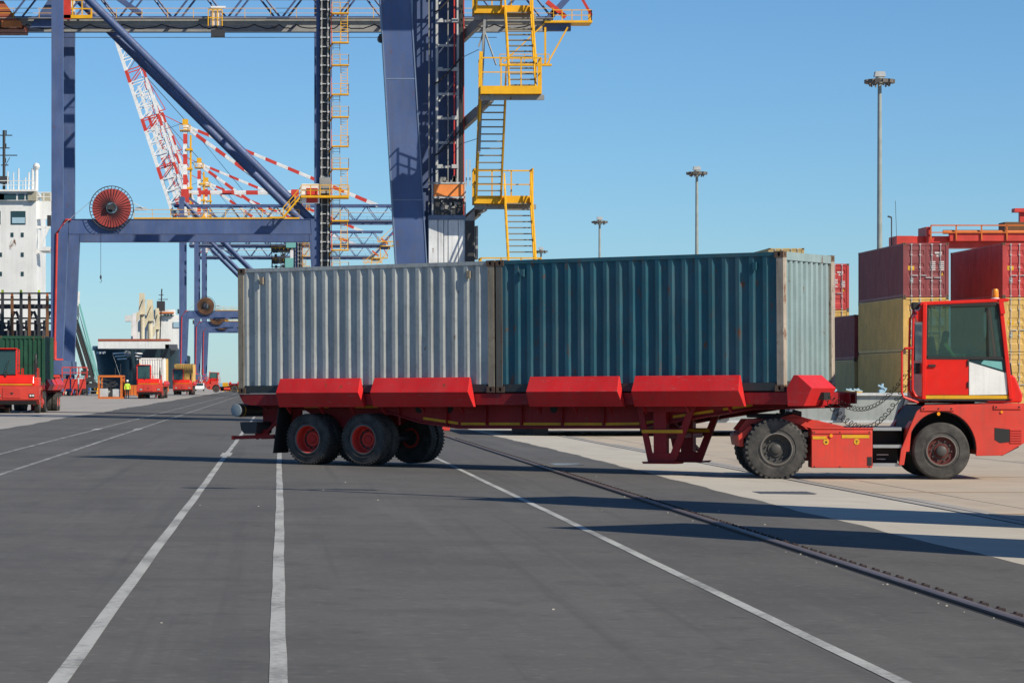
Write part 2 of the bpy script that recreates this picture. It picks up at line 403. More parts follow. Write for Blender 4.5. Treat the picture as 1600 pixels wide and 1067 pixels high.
# ------------------------------------------------------------------ containers
def casting_mesh():
    mb = MB(); a, b, c = .178, .162, .118
    def face(P, wu, wv, ru, rv):
        # P(u,v,d) -> point; ring with an oval recess
        co = [P(0,0,0), P(wu,0,0), P(wu,wv,0), P(0,wv,0)]
        inn = []; deep = []
        for k in range(8):
            t = R(-112.5 + 45*k); u = wu/2 + ru*math.cos(t); v = wv/2 + rv*math.sin(t)
            inn.append(P(u, v, 0)); deep.append(P(u, v, .03))
        vs = co + inn + deep; I = lambda k: 4 + k % 8; D = lambda k: 12 + k % 8
        fs = []
        for q in range(4):
            fs.append((q, (q+1) % 4, I(2*q+1), I(2*q)))
            fs.append(((q+1) % 4, I(2*q+2), I(2*q+1)))
        mb.add(vs, fs, 0)
        mb.add([inn[k] for k in range(8)] + deep, [(k, (k+1) % 8, 8 + (k+1) % 8, 8 + k) for k in range(8)] + [tuple(range(8, 16))], 1)
    face(lambda u, v, d: (u, d, v), a, c, .028, .042)                       # outer long side (y=0)
    face(lambda u, v, d: (a - d, u, v), b, c, .022, .042)                   # outer end (x=a)
    face(lambda u, v, d: (u, v, c - d), a, b, .05, .03)                     # top
    mb.add([(0,0,0),(a,0,0),(a,b,0),(0,b,0),(0,0,c),(0,b,c),(a,b,c)], [(0,1,2,3),(0,3,5,4),(3,2,6,5)], 0)
    return mb
CAST = {}
def corrugated(L, Hh, pitch, depth, ax, seed=0, dent=.004, rows=14, flat=.27):
    """vertical ribs along u (length L), height Hh; depth pushes inwards (+d)"""
    rnd = random.Random(seed); n = max(1, round(L / pitch)); p = L / n
    us = []; ds = []
    for i in range(n):
        o = i * p
        for k, d in ((0, 0), (flat, 0), (.5, 1), (.5 + flat, 1)):
            us.append(o + k * p); ds.append(d * depth)
    us.append(L); ds.append(0)
    wav = [[rnd.uniform(-1, 1) for _ in range(rows + 1)] for _ in range(n * 2 + 2)]
    bigs = [(rnd.uniform(.1, .9)*L, rnd.uniform(.15, .8)*Hh, rnd.uniform(.10, .28), rnd.uniform(.6, 1.6)*dent*5) for _ in range(9)]
    vs = []; W = len(us)
    for r in range(rows + 1):
        v = Hh * r / rows
        for c in range(W):
            k = c // 2; wv = wav[min(k, len(wav)-1)][r] * (0 if r in (0, rows) else 1)
            wl = wav[min(k, len(wav)-1)][max(0, r-1)] if r > 0 else 0
            du = (wv * .7 + wl * .3) * dent * 1.6; dd = abs(wv) ** 3 * dent * 2.4
            for (bu, bv, br_, bd) in bigs:
                q = ((us[c] - bu)/br_)**2 + ((v - bv)/(br_*2.2))**2
                if q < 1: dd += bd*(1 - q)**2; du += bd*.6*(1 - q)**2*(1 if us[c] > bu else -.4)
            edge = c in (0, W - 1)
            vs.append((us[c] + (0 if edge else du), ds[c] + (0 if edge else dd), v))
    fs = [(r*W + c, r*W + c + 1, (r+1)*W + c + 1, (r+1)*W + c) for r in range(rows) for c in range(W - 1)]
    if ax == 'y': pts = vs
    else: pts = [(-d, u, v) for (u, d, v) in vs]
    return pts, fs
def container(name, L, Hh, colr, frame=None, end=None, post=None, rails=None, seed=0, doors=False, detail=True, front_ribs=True, vents=False, dent=.004, marks=0, pitch=.278):
    """x 0..L (front end at L), y 0..2.438 (near side y=0), z 0..Hh; doors face -x"""
    W = 2.438; c = M[colr]; fr = M[frame] if frame else c; pm = M[post] if post else fr
    e = empty(name)
    rl = M[rails] if rails else fr
    # corner posts
    for (x, s) in ((0, 0), (L, 1)):
        for (y, q) in ((0, 0), (W, 1)):
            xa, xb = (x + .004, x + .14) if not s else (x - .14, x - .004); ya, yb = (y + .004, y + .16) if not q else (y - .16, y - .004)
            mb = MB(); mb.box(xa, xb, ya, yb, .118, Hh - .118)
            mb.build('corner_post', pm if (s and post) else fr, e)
    if detail:
        if 'c' not in CAST: CAST['c'] = None
        for s in (0, 1):
            for q in (0, 1):
                for t in (0, 1):
                    if CAST['c'] is None:
                        CAST['c'] = casting_mesh().build('corner_casting', [M['casting'], M['black']], e, smooth=False); o = CAST['c']
                    else: o = inst(CAST['c'], e)
                    o.scale = (1 if s else -1, -1 if q else 1, 1 if t else -1)
                    o.location = (L - .178 if s else .178, W if q else 0, Hh - .118 if t else .118)
    for q in (0, 1):
        ya, yb = (.012, .075) if not q else (W - .075, W - .012)
        mb = MB(); mb.box(.16, L - .16, ya, yb, Hh - .085, Hh - .012); mb.build('top_rail', c, e)
        mb = MB(); mb.box(.16, L - .16, ya, yb, .012, .165); mb.build('bottom_rail', rl, e)
    # side panels
    hp = Hh - .165 - .08
    for q in (0, 1):
        pts, fs = corrugated(L - .28, hp, pitch, .036, 'y', seed + q, dent)
        mb = MB()
        mb.add([(.14 + x, (.016 + d) if not q else W - .016 - d, .163 + z) for x, d, z in pts], fs)
        mb.build('side_panel', c, e, smooth=False)
    # end wall at x=L
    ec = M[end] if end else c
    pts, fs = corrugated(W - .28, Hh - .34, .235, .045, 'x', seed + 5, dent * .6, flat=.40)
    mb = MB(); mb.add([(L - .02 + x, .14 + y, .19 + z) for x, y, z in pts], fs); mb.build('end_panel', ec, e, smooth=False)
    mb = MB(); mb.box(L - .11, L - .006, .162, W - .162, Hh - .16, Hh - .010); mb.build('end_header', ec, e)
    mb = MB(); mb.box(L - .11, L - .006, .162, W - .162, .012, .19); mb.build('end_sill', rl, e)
    # doors at x=0
    mb = MB(); mb.box(.006, .11, .162, W - .162, Hh - .13, Hh - .010); mb.build('door_header', fr, e)
    mb = MB(); mb.box(.006, .11, .162, W - .162, .012, .15); mb.build('door_sill', fr, e)
    for q in (0, 1):
        y0, y1 = (.165, W/2 - .008) if not q else (W/2 + .008, W - .165)
        mb = MB(); z0, z1 = .155, Hh - .135; h = z1 - z0
        # leaf with five shallow horizontal recesses
        zz = [(0, 0), (.09, 0), (.12, .03), (.19, .03), (.22, 0), (.36, 0), (.39, .03), (.44, .03), (.47, 0), (.53, 0), (.56, .03), (.61, .03), (.64, 0), (.78, 0), (.81, .03), (.88, .03), (.91, 0), (1, 0)]
        if detail:
            vs = []; 
            for (k, d) in zz: vs += [(.03, y0, z0 + k*h), (.03, y0 + .09, z0 + k*h), (.03 + d, y0 + .12, z0 + k*h), (.03 + d, y1 - .12, z0 + k*h), (.03, y1 - .09, z0 + k*h), (.03, y1, z0 + k*h)]
            fs = [(6*i + k, 6*i + k + 1, 6*i + 7 + k, 6*i + 6 + k) for i in range(len(zz) - 1) for k in range(5)]
            mb.add(vs, fs)
        mb.box(.064, .08, y0, y1, z0, z1)
        d = mb.build('door', c, e, smooth=False)
        if doors:
            for yy in ((y0 + .28, y0 + .74) if not q else (y1 - .74, y1 - .28)):
                mb = MB(); mb.tube((-.012, yy, .05), (-.012, yy, Hh - .05), .019, 8)
                for zc in (.06, .55*Hh, .30*Hh, .78*Hh, Hh - .08): mb.box(-.03, .02, yy - .05, yy + .05, zc - .03, zc + .03)
                mb.box(-.04, .01, yy, yy + (.34 if not q else -.34), 1.02 + .12*q, 1.06 + .12*q)
                mb.build('locking_rod', M['lightgrey'], d)
    if detail:
        mb = MB(); mb.box(.045, .062, W/2 - .03, W/2 + .03, .15, Hh - .14); mb.build('door_gasket', M['dark'], e)
    if doors and marks:
        mk = MB(); rnd = random.Random(marks); FY = lambda m: [setattr(m, 'v', [(a, W - b, c_) for a, b, c_ in m.v]), m][1]
        for (yy, zz, ww, n) in ((W - 1.0 + .45, .80, .38, 6), (W - .55, .745, .2, 4)):
            for k in range(n): mk.box(.022, .027, yy - ww/2 + k*ww/n, yy - ww/2 + (k + .72)*ww/n, zz*Hh, zz*Hh + .09)
        for r in range(5):
            for (yy, n) in ((W - .98, 5), (W - .52, 5)):
                if rnd.random() < .9:
                    for k in range(n): mk.box(.022, .027, yy + k*.055, yy + k*.055 + .042, .64*Hh - r*.105, .64*Hh - r*.105 + .06)
        FY(mk).build('marking', M['c_mark'], e)
        st = MB(); st.box(.020, .027, .26, .60, .50*Hh, .575*Hh); FY(st).build('yellow_sticker', M['yline'], e)
        st = MB(); st.prism([(W-.42, .40*Hh), (W-.28, .40*Hh), (W-.35, .46*Hh)], 'x', .020, .027); FY(st).build('warning_sticker', M['yline'], e)
        st = MB(); st.box(.020, .027, .36, .54, .26*Hh, .36*Hh); FY(st).build('data_plate', M['steelgrey'], e)
    # roof
    mb = MB(); n = 30
    for i in range(n):
        a = .1 + (L - .2) * i / n; b = .1 + (L - .2) * (i + 1) / n; zt = Hh - .03 if i % 2 else Hh - .015
        mb.box(a, b, .06, W - .06, Hh - .05, zt)
    mb.build('roof_panel', c, e, smooth=False)
    mb = MB(); mb.box(.1, L - .1, .08, W - .08, .10, .15); mb.build('floor_panel', M['dark'], e)
    if vents:
        for xx in (.55, L - .62):
            mb = MB(); mb.box(xx, xx + .085, -.012, .018, Hh - .34, Hh - .19); mb.box(xx + .01, xx + .075, -.016, -.011, Hh - .325, Hh - .205); mb.build('vent', M['c_grey_fr'] if colr == 'c_grey' else c, e)
    return e

# ------------------------------------------------------------------ wheels
def wheel_proto(r, wd, rim_r, tread, deep, cap, lug=.016, nl=34):
    """axis along y, outer face at y=0, tyre extends to y=+wd"""
    mb = MB(); o = r
    prof = [(rim_r, wd*.97), (rim_r + .03, wd), (r - .12, wd), (r - .04, wd*.96), (r, wd*.86), (r, wd*.14), (r - .035, wd*.035), (r - .09, .004), (rim_r + .075, 0), (rim_r + .06, .012), (rim_r + .035, .004), (rim_r + .012, .0), (rim_r, .02)]
    mb.lathe(prof, (0,0,0), 'y', 48)
    if tread:
        n = nl
        for i in range(n):
            for (ya, yb, ph) in ((.015, .44, 0), (.52, .985, .5)):
                t0 = 2*math.pi*(i + ph)/n; t1 = t0 + 2*math.pi/n*.56; vs = []
                for (rr, aa) in ((r - .03, t0), (r - .03, t1), (r + lug, t1 - .01), (r + lug, t0 + .01)):
                    for y in (ya*wd, yb*wd): vs.append((rr*math.cos(aa), y, rr*math.sin(aa)))
                mb.add(vs, [(0,2,3,1),(2,4,5,3),(4,6,7,5),(6,0,1,7),(0,6,4,2),(1,3,5,7)])
    else:
        for k in (.28, .5, .72): mb.lathe([(r + .001, wd*(k-.012)), (r + .006, wd*(k-.1)), (r + .006, wd*(k-.012))], (0,0,0), 'y', 48)
    mb.lathe([(0, wd*.78), (rim_r + .002, wd*.80), (rim_r + .002, wd*.97)], (0,0,0), 'y', 24)
    tyre = mb
    rim = MB()
    rim.lathe([(rim_r + .004, .012), (rim_r - .012, .004), (rim_r - .026, .02), (rim_r - .032, .05), (rim_r - .036, deep), (rim_r*.55, deep + .01), (rim_r*.5, deep - .02), (0, deep - .02)], (0,0,0), 'y', 40)
    hub = MB()
    hub.lathe([(0, deep - cap), (.07, deep - cap), (.095, deep - cap + .02), (.10, deep), (.16, deep), (.16, deep + .005)], (0,0,0), 'y', 20)
    for i in range(10):
        t = 2*math.pi*i/10; hub.tube((.185*math.cos(t), deep + .01, .185*math.sin(t)), (.185*math.cos(t), deep - .035, .185*math.sin(t)), .016, 6)
    return tyre, rim, hub
def wheel_objs(parent, proto_store, key, args, rimm, hubm, loc, flip=False):
    xs = MB.XS; MB.XS = 1.0; loc = (loc[0]*xs, loc[1], loc[2])
    if key not in proto_store:
        t, rm, h = wheel_proto(*args)
        o = t.build('wheel', M['tyre'], parent, ang=30)
        rm.build('rim', rimm, o, ang=40); h.build('hub', hubm, o, ang=40)
        bd = MB(); bd.lathe([(args[2] + .016, .0), (args[2] + .014, -.008), (args[2] - .002, -.010), (args[2] - .010, .004)], (0,0,0), 'y', 40); bd.build('rim_flange', M['flange'], o, ang=40)
        if key == 'tr':
            rg = MB()
            for q_ in (.355, .47): rg.lathe([(q_, .0), (q_ + .006, -.006), (q_ + .014, -.006), (q_ + .020, .002)], (0,0,0), 'y', 40)
            rg.build('tyre_rib', M['tyre'], o, ang=60)
        proto_store[key] = o
    else: o = copy_tree(proto_store[key], parent)
    o.location = loc; o.rotation_euler = (0, random.uniform(0, 6.28), math.pi if flip else 0)
    MB.XS = xs
    return o
def tyre_mat():
    m, t, b = new_mat('tyre_rubber'); tc = N(t, 'ShaderNodeTexCoord').outputs['Object']
    n1 = noise(t, tc, 5, 5, .6); n2 = noise(t, tc, 40, 3)
    c = mix(t, ramp(t, n1, .35, .7), (.026,.025,.024), (.085,.078,.070))
    t.links.new(c, b.inputs['Base Color']); b.inputs['Roughness'].default_value = .8; bump(t, b, n2, .15, .006); return m
M['tyre'] = tyre_mat()
M['flange'] = paint('rim_flange', (.17,.155,.14), .5, .3, .2, .0)
WP = {}

# ------------------------------------------------------------------ the trailer
def build_trailer():
    T = empty('container_trailer'); W = 2.438; r = M['trred']
    # main beams, gooseneck profile (x, z)
    prof = [(.05,1.40),(.05,1.30),(.45,1.12),(3.2,1.10),(4.1,.86),(5.0,.75),(9.0,.765),(9.95,.92),(11.3,1.12),(12.7,1.16),(12.7,1.40)]
    for y in (.50, W - .62):
        mb = MB(); mb.prism(prof, 'y', y, y + .035)
        # bottom flange and web stiffeners
        low = prof[1:-1]
        for (a, b) in zip(low, low[1:]): mb.bar((a[0], y + .02, a[1] - .012), (b[0], y + .02, b[1] - .012), .17, .026)
        bm_ = mb.build('main_beam', r, T, smooth=False)
        for x in (1.2, 2.3, 3.6, 4.7, 5.6, 6.4, 7.3, 8.2, 9.6, 10.6, 11.6): mb = MB(); mb.box(x, x + .016, y - .06, y, 1.15 if x < 3.3 or x > 10.5 else .80 + .02*(x > 5) + .25*(x > 9.3), 1.40); mb.build('stiffener', r, bm_, smooth=False)
        segs = [(4.15,.90,4.95,.80),(5.02,.79,5.58,.79),(5.66,.79,6.35,.79),(6.43,.79,7.25,.79),(7.33,.79,8.15,.79),(8.23,.79,8.95,.80),(9.02,.81,9.55,.88),(9.66,.93,10.5,1.04),(10.7,1.07,11.3,1.155),(1.3,1.13,1.9,1.13),(2.4,1.13,3.1,1.13)]
        for (a, b, c_, d) in segs: mb = MB(); mb.bar((a, y - .004, b + .035), (c_, y - .004, d + .035), .008, .05); mb.build('yellow_tape', M['yline'], bm_, smooth=False)
        for x in (4.05, 4.75, 7.1): mb = MB(); mb.tube((x, y - .003, 1.12), (x, y + .03, 1.12), .085, 16); mb.build('lightening_hole', M['black'], bm_)
    # side rails under the containers and cross members
    for y0, y1 in ((.02, .12), (W - .12, W - .02)):
        mb = MB(); mb.prism([(.0,1.43),(.12,1.24),(.30,1.20),(12.6,1.20),(12.6,1.43)], 'y', y0, y1); mb.build('side_rail', r, T, smooth=False, bevel=.008)
    mb = MB()
    for i in range(14): x = .25 + i*.93; mb.box(x, x + .1, .13, W - .13, 1.20, 1.38)
    mb.box(.02, 12.6, .13, W - .13, 1.385, 1.415)
    mb.build('cross_member', r, T, smooth=False)
    # side guides: folded boxes outside both sides
    for (a, b) in ((1.07, 2.95), (3.33, 5.48), (6.87, 8.74), (9.13, 11.24)):
        for q in (0, 1):
            sg = lambda y: -y if not q else W + y
            secA = [(.005,1.742),(.045,1.748),(.215,1.455),(.085,1.165),(.005,1.165)]
            mb = MB(); vs = []
            for x, k in ((a, 0), (b, 1)):
                for (y, z) in secA: vs.append((x + (.10 if k and y > .1 else .05 if k else 0)*(1 if k else -1) + (.11 if k and z < 1.2 else 0), sg(y), z))
            n = 5; mb.add(vs, [tuple(range(n)), tuple(range(n, 2*n))] + [(i, n+i, n+(i+1) % n, (i+1) % n) for i in range(n)])
            mb.build('side_guide', M['guide'], T, smooth=False, bevel=.006)
            for x in (a + .15, (a + b)/2, b - .2): mb = MB(); mb.prism([(sg(.0),1.165),(sg(.09),1.165),(sg(-.10),1.02),(sg(-.10),1.165)], 'x', x, x + .03); mb.build('guide_bracket', r, T, smooth=False)
    # front guides
    for (ya, yb) in ((-.18, .95),):
        mb = MB(); sec = [(12.30,1.17),(12.28,1.50),(12.42,1.74),(12.50,1.74),(12.78,1.50),(12.62,1.17)]
        mb.prism(sec, 'y', ya, yb)
        fg = mb.build('front_guide', M['guide'], T, smooth=False, bevel=.008)
        mb = MB(); mb.box(12.66, 12.80, (ya + yb)/2 - .05, (ya + yb)/2 + .25, 1.28, 1.42); mb.build('hose_socket', M['black'], fg)
    mb = MB(); mb.box(12.25, 12.62, .62, W - .62, 1.2, 1.42); mb.build('front_beam', r, T, smooth=False, bevel=.008)
    # kingpin plate
    mb = MB(); mb.box(11.2, 12.3, .6, W - .6, 1.12, 1.155); mb.tube((11.6, W/2, 1.02), (11.6, W/2, 1.12), .045, 12); mb.build('kingpin_plate', M['dark'], T)
    # landing legs: braced plates left and right
    for y in (.30, 1.50):
        mb = MB(); th = .05
        mb.prism([(8.98,1.17),(9.42,1.17),(9.70,.12),(9.22,.12)], 'y', y + .02, y + .02 + th) if False else None
        out = [(9.00,1.20),(9.16,1.20),(9.28,.75),(9.29,.73),(9.40,.13),(9.22,.13)]
        mb.prism([(8.98,1.20),(9.10,1.20),(9.34,.10),(9.22,.10)], 'y', y, y + th)
        mb.prism([(9.34,1.20),(9.60,1.20),(9.60,.10),(9.34,.10)], 'y', y + .004, y + th + .10)
        mb.prism([(10.10,1.20),(10.24,1.20),(9.78,.10),(9.62,.10)], 'y', y, y + th)
        mb.prism([(9.08,.74),(9.98,.74),(9.95,.64),(9.10,.64)], 'y', y - .004, y + th + .004)
        mb.prism([(9.20,.28),(9.78,.28),(9.76,.10),(9.22,.10)], 'y', y - .002, y + th + .002)
        mb.prism([(9.0,1.20),(10.24,1.20),(10.16,1.06),(9.04,1.06)], 'y', y - .003, y + th + .003)
        lg = mb.build('landing_leg', r, T, smooth=False, bevel=.005)
        mb = MB(); mb.prism([(9.14,.115),(9.17,.075),(9.83,.075),(9.88,.115),(9.80,.10),(9.22,.10)], 'y', y - .10, y + .26); mb.build('foot', r, lg, smooth=False)
        mb = MB(); mb.box(9.10, 9.96, y - .012, y - .004, .66, .72); mb.build('yellow_tape', M['yline'], lg)
    mb = MB(); mb.box(9.36, 9.58, .45, W - .45, .55, .65); mb.bar((9.47, .4, 1.1), (9.47, W - .4, .3), .06); mb.build('leg_brace', r, T)
    # axles, bogie
    for x in (1.69, 3.02):
        mb = MB(); mb.tube((x, .35, .51), (x, W - .35, .51), .075, 12)
        for y in (.66, W - .66): mb.box(x - .12, x + .12, y - .06, y + .06, .50, .66)
        mb.build('axle', M['dark'], T)
        for q in (0, 1):
            wheel_objs(T, WP, 'tr', (.515, .27, .285, True, .21, .05, .007, 46), M['rimred'], M['hubshade'], (x, .02 if not q else W - .02, .51), bool(q))
            wheel_objs(T, WP, 'tr', (.515, .27, .285, True, .21, .05, .007, 46), M['rimred'], M['hubshade'], (x, .33 if not q else W - .33, .51), bool(q))
    mb = MB()
    for y in (.62, W - .70):
        mb.prism([(1.2,1.12),(3.5,1.12),(2.85,.78),(2.35,.62),(1.85,.78)], 'y', y, y + .08)
    mb.build('bogie_frame', r, T, smooth=False)
    # rear end: tank, light box, under-run bar, mudflaps
    tk = MB(); tk.tube((-.06, .02, 1.10), (-.06, 1.5, 1.10), .135, 20); tk.bar((-.06, .5, 1.2), (.3, .5, 1.3), .08); tko = tk.build('rear_cylinder', M['dark'], T)
    tk = MB(); tk.lathe([(0, -.02), (.09, -.018), (.125, -.010), (.133, .0), (.133, .03)], (-.06, .02, 1.10), 'y', 20); tk.build('cylinder_end', M['endgrey'], tko)
    tk = MB(); tk.lathe([(.137, .14), (.142, .155), (.137, .17)], (-.06, .02, 1.10), 'y', 20); tk.build('strap', M['yline'], tko)
    mb = MB(); mb.prism([(.02,.86),(.05,.70),(.12,.62),(.42,.62),(.45,.86)], 'y', .02, .62); mb.build('light_box', M['dark'], T, bevel=.01)
    mb = MB(); mb.box(.30, .36, .40, 2.05, .50, .58)
    mb.bar((-.30, .30, .53), (.70, .30, .56), .07, .075)
    mb.bar((.42, .30, .55), (.85, .30, .95), .05); mb.bar((.25, .30, .55), (.55, .30, .66), .06, .12)
    bb = mb.build('underrun_bar', r, T)
    mb = MB(); mb.box(-.345, -.30, .255, .345, .49, .57); mb.build('bar_end', M['cabred'], bb)
    for y in (.02, W - .6):
        mb = MB(); mb.prism([(.98,1.16),(1.0,1.16),(.86,.22),(.84,.22)], 'y', y, y + .56); mb.build('mudflap', M['black'], T)
    mb = MB(); mb.prism([(.70,.82),(.80,.98),(.86,.98),(.80,.55)], 'y', .30, .42); mb.build('tail_light', M['cabred'], T)
    mb = MB(); mb.box(.25, 1.2, .55, .60, .78, 1.12); mb.build('tail_plate', r, T)
    return T
M['endgrey'] = paint('pale_end', (.24,.30,.34), .5, .2, .0, .1)
M['guide'] = paint('guide_red', (.64,.020,.022), .42, .16, .10, .18, fade=.06, scuff=.55)
M['rimred'] = paint('rim_red', (.66,.05,.035), .45, .15, .0, .0)
M['hubshade'] = paint('shaded_dirty_hub_red', (.56,.035,.028), .6, .4, .1, .0, sc=4)  # darker hub red stands in for shade inside the dish; dirt mottling on top
M['hubgrey'] = paint('hub_grey', (.075,.07,.066), .5, .3, .2, .0)

YAW_T = math.atan2(-.547, .837)
trailer = build_trailer()
trailer.location = (-.854, 61.0, 0.0); trailer.rotation_euler = (0, R(-.334), YAW_T)
tag(trailer, 'long red terminal trailer carrying the grey and teal containers across the road', 'trailer', 'red terminal trailers')
def on_trailer(tr, c, x, z=1.443):
    bpy.context.view_layer.update()
    mw = tr.matrix_world @ Matrix.Translation((x, 0, z)); c.matrix_world = mw
g1 = container('shipping_container', 6.058, 2.591, 'c_grey', frame='c_grey_fr', rails='c_rail', seed=11, vents=True, dent=.0007)
tag(g1, 'pale grey corrugated container on the rear half of the red trailer', 'container')
on_trailer(trailer, g1, 0.0)
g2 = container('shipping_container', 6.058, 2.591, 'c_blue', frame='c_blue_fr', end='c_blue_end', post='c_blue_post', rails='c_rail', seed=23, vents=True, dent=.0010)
tag(g2, 'dark teal blue corrugated container on the front half of the red trailer', 'container')
on_trailer(trailer, g2, 6.058 + .035)

# ------------------------------------------------------------------ people
def skin_body(name, joints, edges, mat, parent=None):
    me = bpy.data.meshes.new(name); me.from_pydata([j[:3] for j in joints], edges, [])
    o = bpy.data.objects.new(name, me); COL.objects.link(o)
    sk = o.modifiers.new('skin', 'SKIN')
    for i, j in enumerate(joints): me.skin_vertices[0].data[i].radius = (j[3], j[4] if len(j) > 4 else j[3])
    me.skin_vertices[0].data[0].use_root = True
    sb = o.modifiers.new('sub', 'SUBSURF'); sb.levels = 2; sb.render_levels = 2
    me.materials.append(mat)
    if parent: o.parent = parent
    return o
def cloth_mat(name, bands):
    """bands: (z upper limit, colour) in object space: trousers, vest, skin"""
    m, t, b = new_mat(name); tc = N(t, 'ShaderNodeTexCoord').outputs['Object']
    s = N(t, 'ShaderNodeSeparateXYZ'); t.links.new(tc, s.inputs[0])
    d = N(t, 'ShaderNodeMath', operation='DIVIDE'); t.links.new(s.outputs[2], d.inputs[0]); d.inputs[1].default_value = 2.0
    r = N(t, 'ShaderNodeValToRGB'); r.color_ramp.interpolation = 'CONSTANT'; e = r.color_ramp.elements
    e[0].position = 0; e[0].color = (*bands[0][1], 1); e[1].position = bands[0][0]/2; e[1].color = (*bands[1][1], 1)
    for (prev, (_, colr)) in zip(bands[1:], bands[2:]):
        k = e.new(prev[0]/2); k.color = (*colr, 1)
    t.links.new(d.outputs[0], r.inputs[0]); t.links.new(r.outputs[0], b.inputs['Base Color']); b.inputs['Roughness'].default_value = .8
    return m

# ------------------------------------------------------------------ terminal tractor
def build_tractor(driver=True):
    T = empty('terminal_tractor'); br = M['bodyred']
    # chassis
    for y in (-.46, .38):
        mb = MB(); mb.prism([(-.72,.62),(-.72,.86),(2.7,.92),(4.6,.92),(4.6,.60),(2.7,.56)], 'y', y, y + .08); mb.build('chassis_rail', M['dark'], T, smooth=False)
    mb = MB(); mb.prism([(-.72,.60),(-.76,.80),(-.50,1.0),(-.44,.95),(-.64,.74),(-.64,.60)], 'y', -.92, .92); mb.build('rear_crossbar', br, T, smooth=False, bevel=.01)
    for s in (-1, 1):
        y0, y1 = (-.62, -.55) if s < 0 else (.55, .62)
        mb = MB(); mb.prism([(-.72,.90),(-.55,1.10),(.6,1.12),(.78,.98),(.78,.92),(.5,1.02),(-.45,1.02),(-.62,.88)], 'y', y0, y1); mb.build('rear_wing', br, T, smooth=False)
    # fifth wheel with ramp
    mb = MB(); mb.prism([(.05,.92),(.18,1.14),(.42,1.20),(.72,1.12),(1.55,.96),(1.55,.90)], 'y', -.50, -.38); mb.prism([(.05,.92),(.18,1.14),(.42,1.20),(.72,1.12),(1.55,.96),(1.55,.90)], 'y', .38, .50)
    mb.box(.2, 1.0, -.38, .38, 1.0, 1.08)
    mb.build('lift_frame', br, T, smooth=False, bevel=.006)
    mb = MB(); mb.lathe([(0,1.20),(.50,1.20),(.52,1.17),(.50,1.13),(0,1.13)], (.02,0,0), 'z', 28); mb.box(-.16,.16,-.34,.34,.98,1.14); mb.tube((.5,.25,1.10),(.15,.25,1.16),.06,10); mb.tube((.5,-.25,1.10),(.15,-.25,1.16),.06,10)
    mb.build('fifth_wheel', M['dark'], T)
    mb = MB(); mb.bar((.30,-.30,1.22),(.62,-.30,1.18),.12,.07); mb.tube((.42,-.42,1.24),(.60,-.42,1.20),.05,10); mb.build('lock_lever', M['dark'], T)
    # fuel box on the near side, air tanks on the other
    mb = MB(); mb.box(.72, 1.965, -1.20, -.62, .215, .93); fb = mb.build('fuel_box', br, T, bevel=.012)
    mb = MB(); mb.box(.70, 1.985, -1.215, -.60, .931, .955); mb.box(.74, 1.94, -1.216, -1.20, .845, .90); mb.build('box_lid', br, fb, bevel=.006)
    mb = MB(); mb.box(.745, 1.03, -1.207, -1.2005, .745, .80); mb.build('yellow_tape', M['yline'], fb); mb = MB(); mb.box(1.34, 1.90, -1.207, -1.2005, .765, .825); mb.build('yellow_tape', M['yline'], fb)
    for x in (1.02, 1.645):
        mb = MB(); mb.tube((x, -1.2005, .70), (x, -1.207, .70), .058, 18); s1 = mb.build('round_sticker', M['yline'], fb)
        mb2 = MB(); mb2.tube((x, -1.207, .69), (x, -1.2085, .69), .022, 10) if x < 1.3 else (mb2.bar((x - .02, -1.208, .725), (x, -1.208, .70), .003, .012), mb2.bar((x + .02, -1.208, .725), (x, -1.208, .70), .003, .012), mb2.bar((x, -1.208, .70), (x, -1.208, .67), .003, .012)); mb2.build('sticker_sign', M['black'], fb)
    mb = MB(); mb.tube((1.12,-1.20,.81),(1.12,-1.225,.81),.034,12); mb.build('marker_lamp', M['amber'], fb)
    mb = MB()
    for x in (.78,1.3,1.9):
        for z in (.235,.875): mb.tube((x,-1.20,z),(x,-1.222,z),.013,8)
    mb.build('bolt', M['black'], fb)
    mb = MB(); mb.box(1.86,1.955,-1.208,-1.2005,.26,.42); mb.build('label_plate', M['black'], fb)
    mb = MB(); mb.tube((.75,.95,.55),(1.9,.95,.55),.26,20); mb.build('air_tank', br, T)
    # steps between box and front wing
    for z in (.26, .60, .92):
        mb = MB()
        mb.box(1.98, 2.56, -1.18, -.72, z, z + .025); mb.box(1.98, 2.56, -1.19, -1.18, z - .015, z + .045)
        st = mb.build('step', M['chrome'], T)
    mb = MB(); mb.box(1.975, 2.55, -.72, -.50, .25, .90); mb.build('battery_box', M['black'], T)
    mb = MB(); mb.box(2.12, 2.36, -.735, -.72, .44, .46); mb.box(2.12, 2.30, -.735, -.72, .36, .375); mb.build('plate_mark', M['c_mark'], T)
    mb = MB(); mb.box(1.5, 2.75, -.9, .9, .93, .96); mb.build('deck_plate', M['dark'], T)
    # body sides with wheel arch
    arch = [(3.37 + .70*math.cos(R(a)), .56 + .70*math.sin(R(a))) for a in range(-6, 172, 8)]
    prof = [(2.50,.27),(2.60,.27),(2.66,.60)] + arch[::-1][0:] + [(4.06,.44),(4.60,.45),(5.08,.70),(5.1,1.41),(3.02,1.375),(2.86,1.26),(2.70,.92),(2.54,.55)]
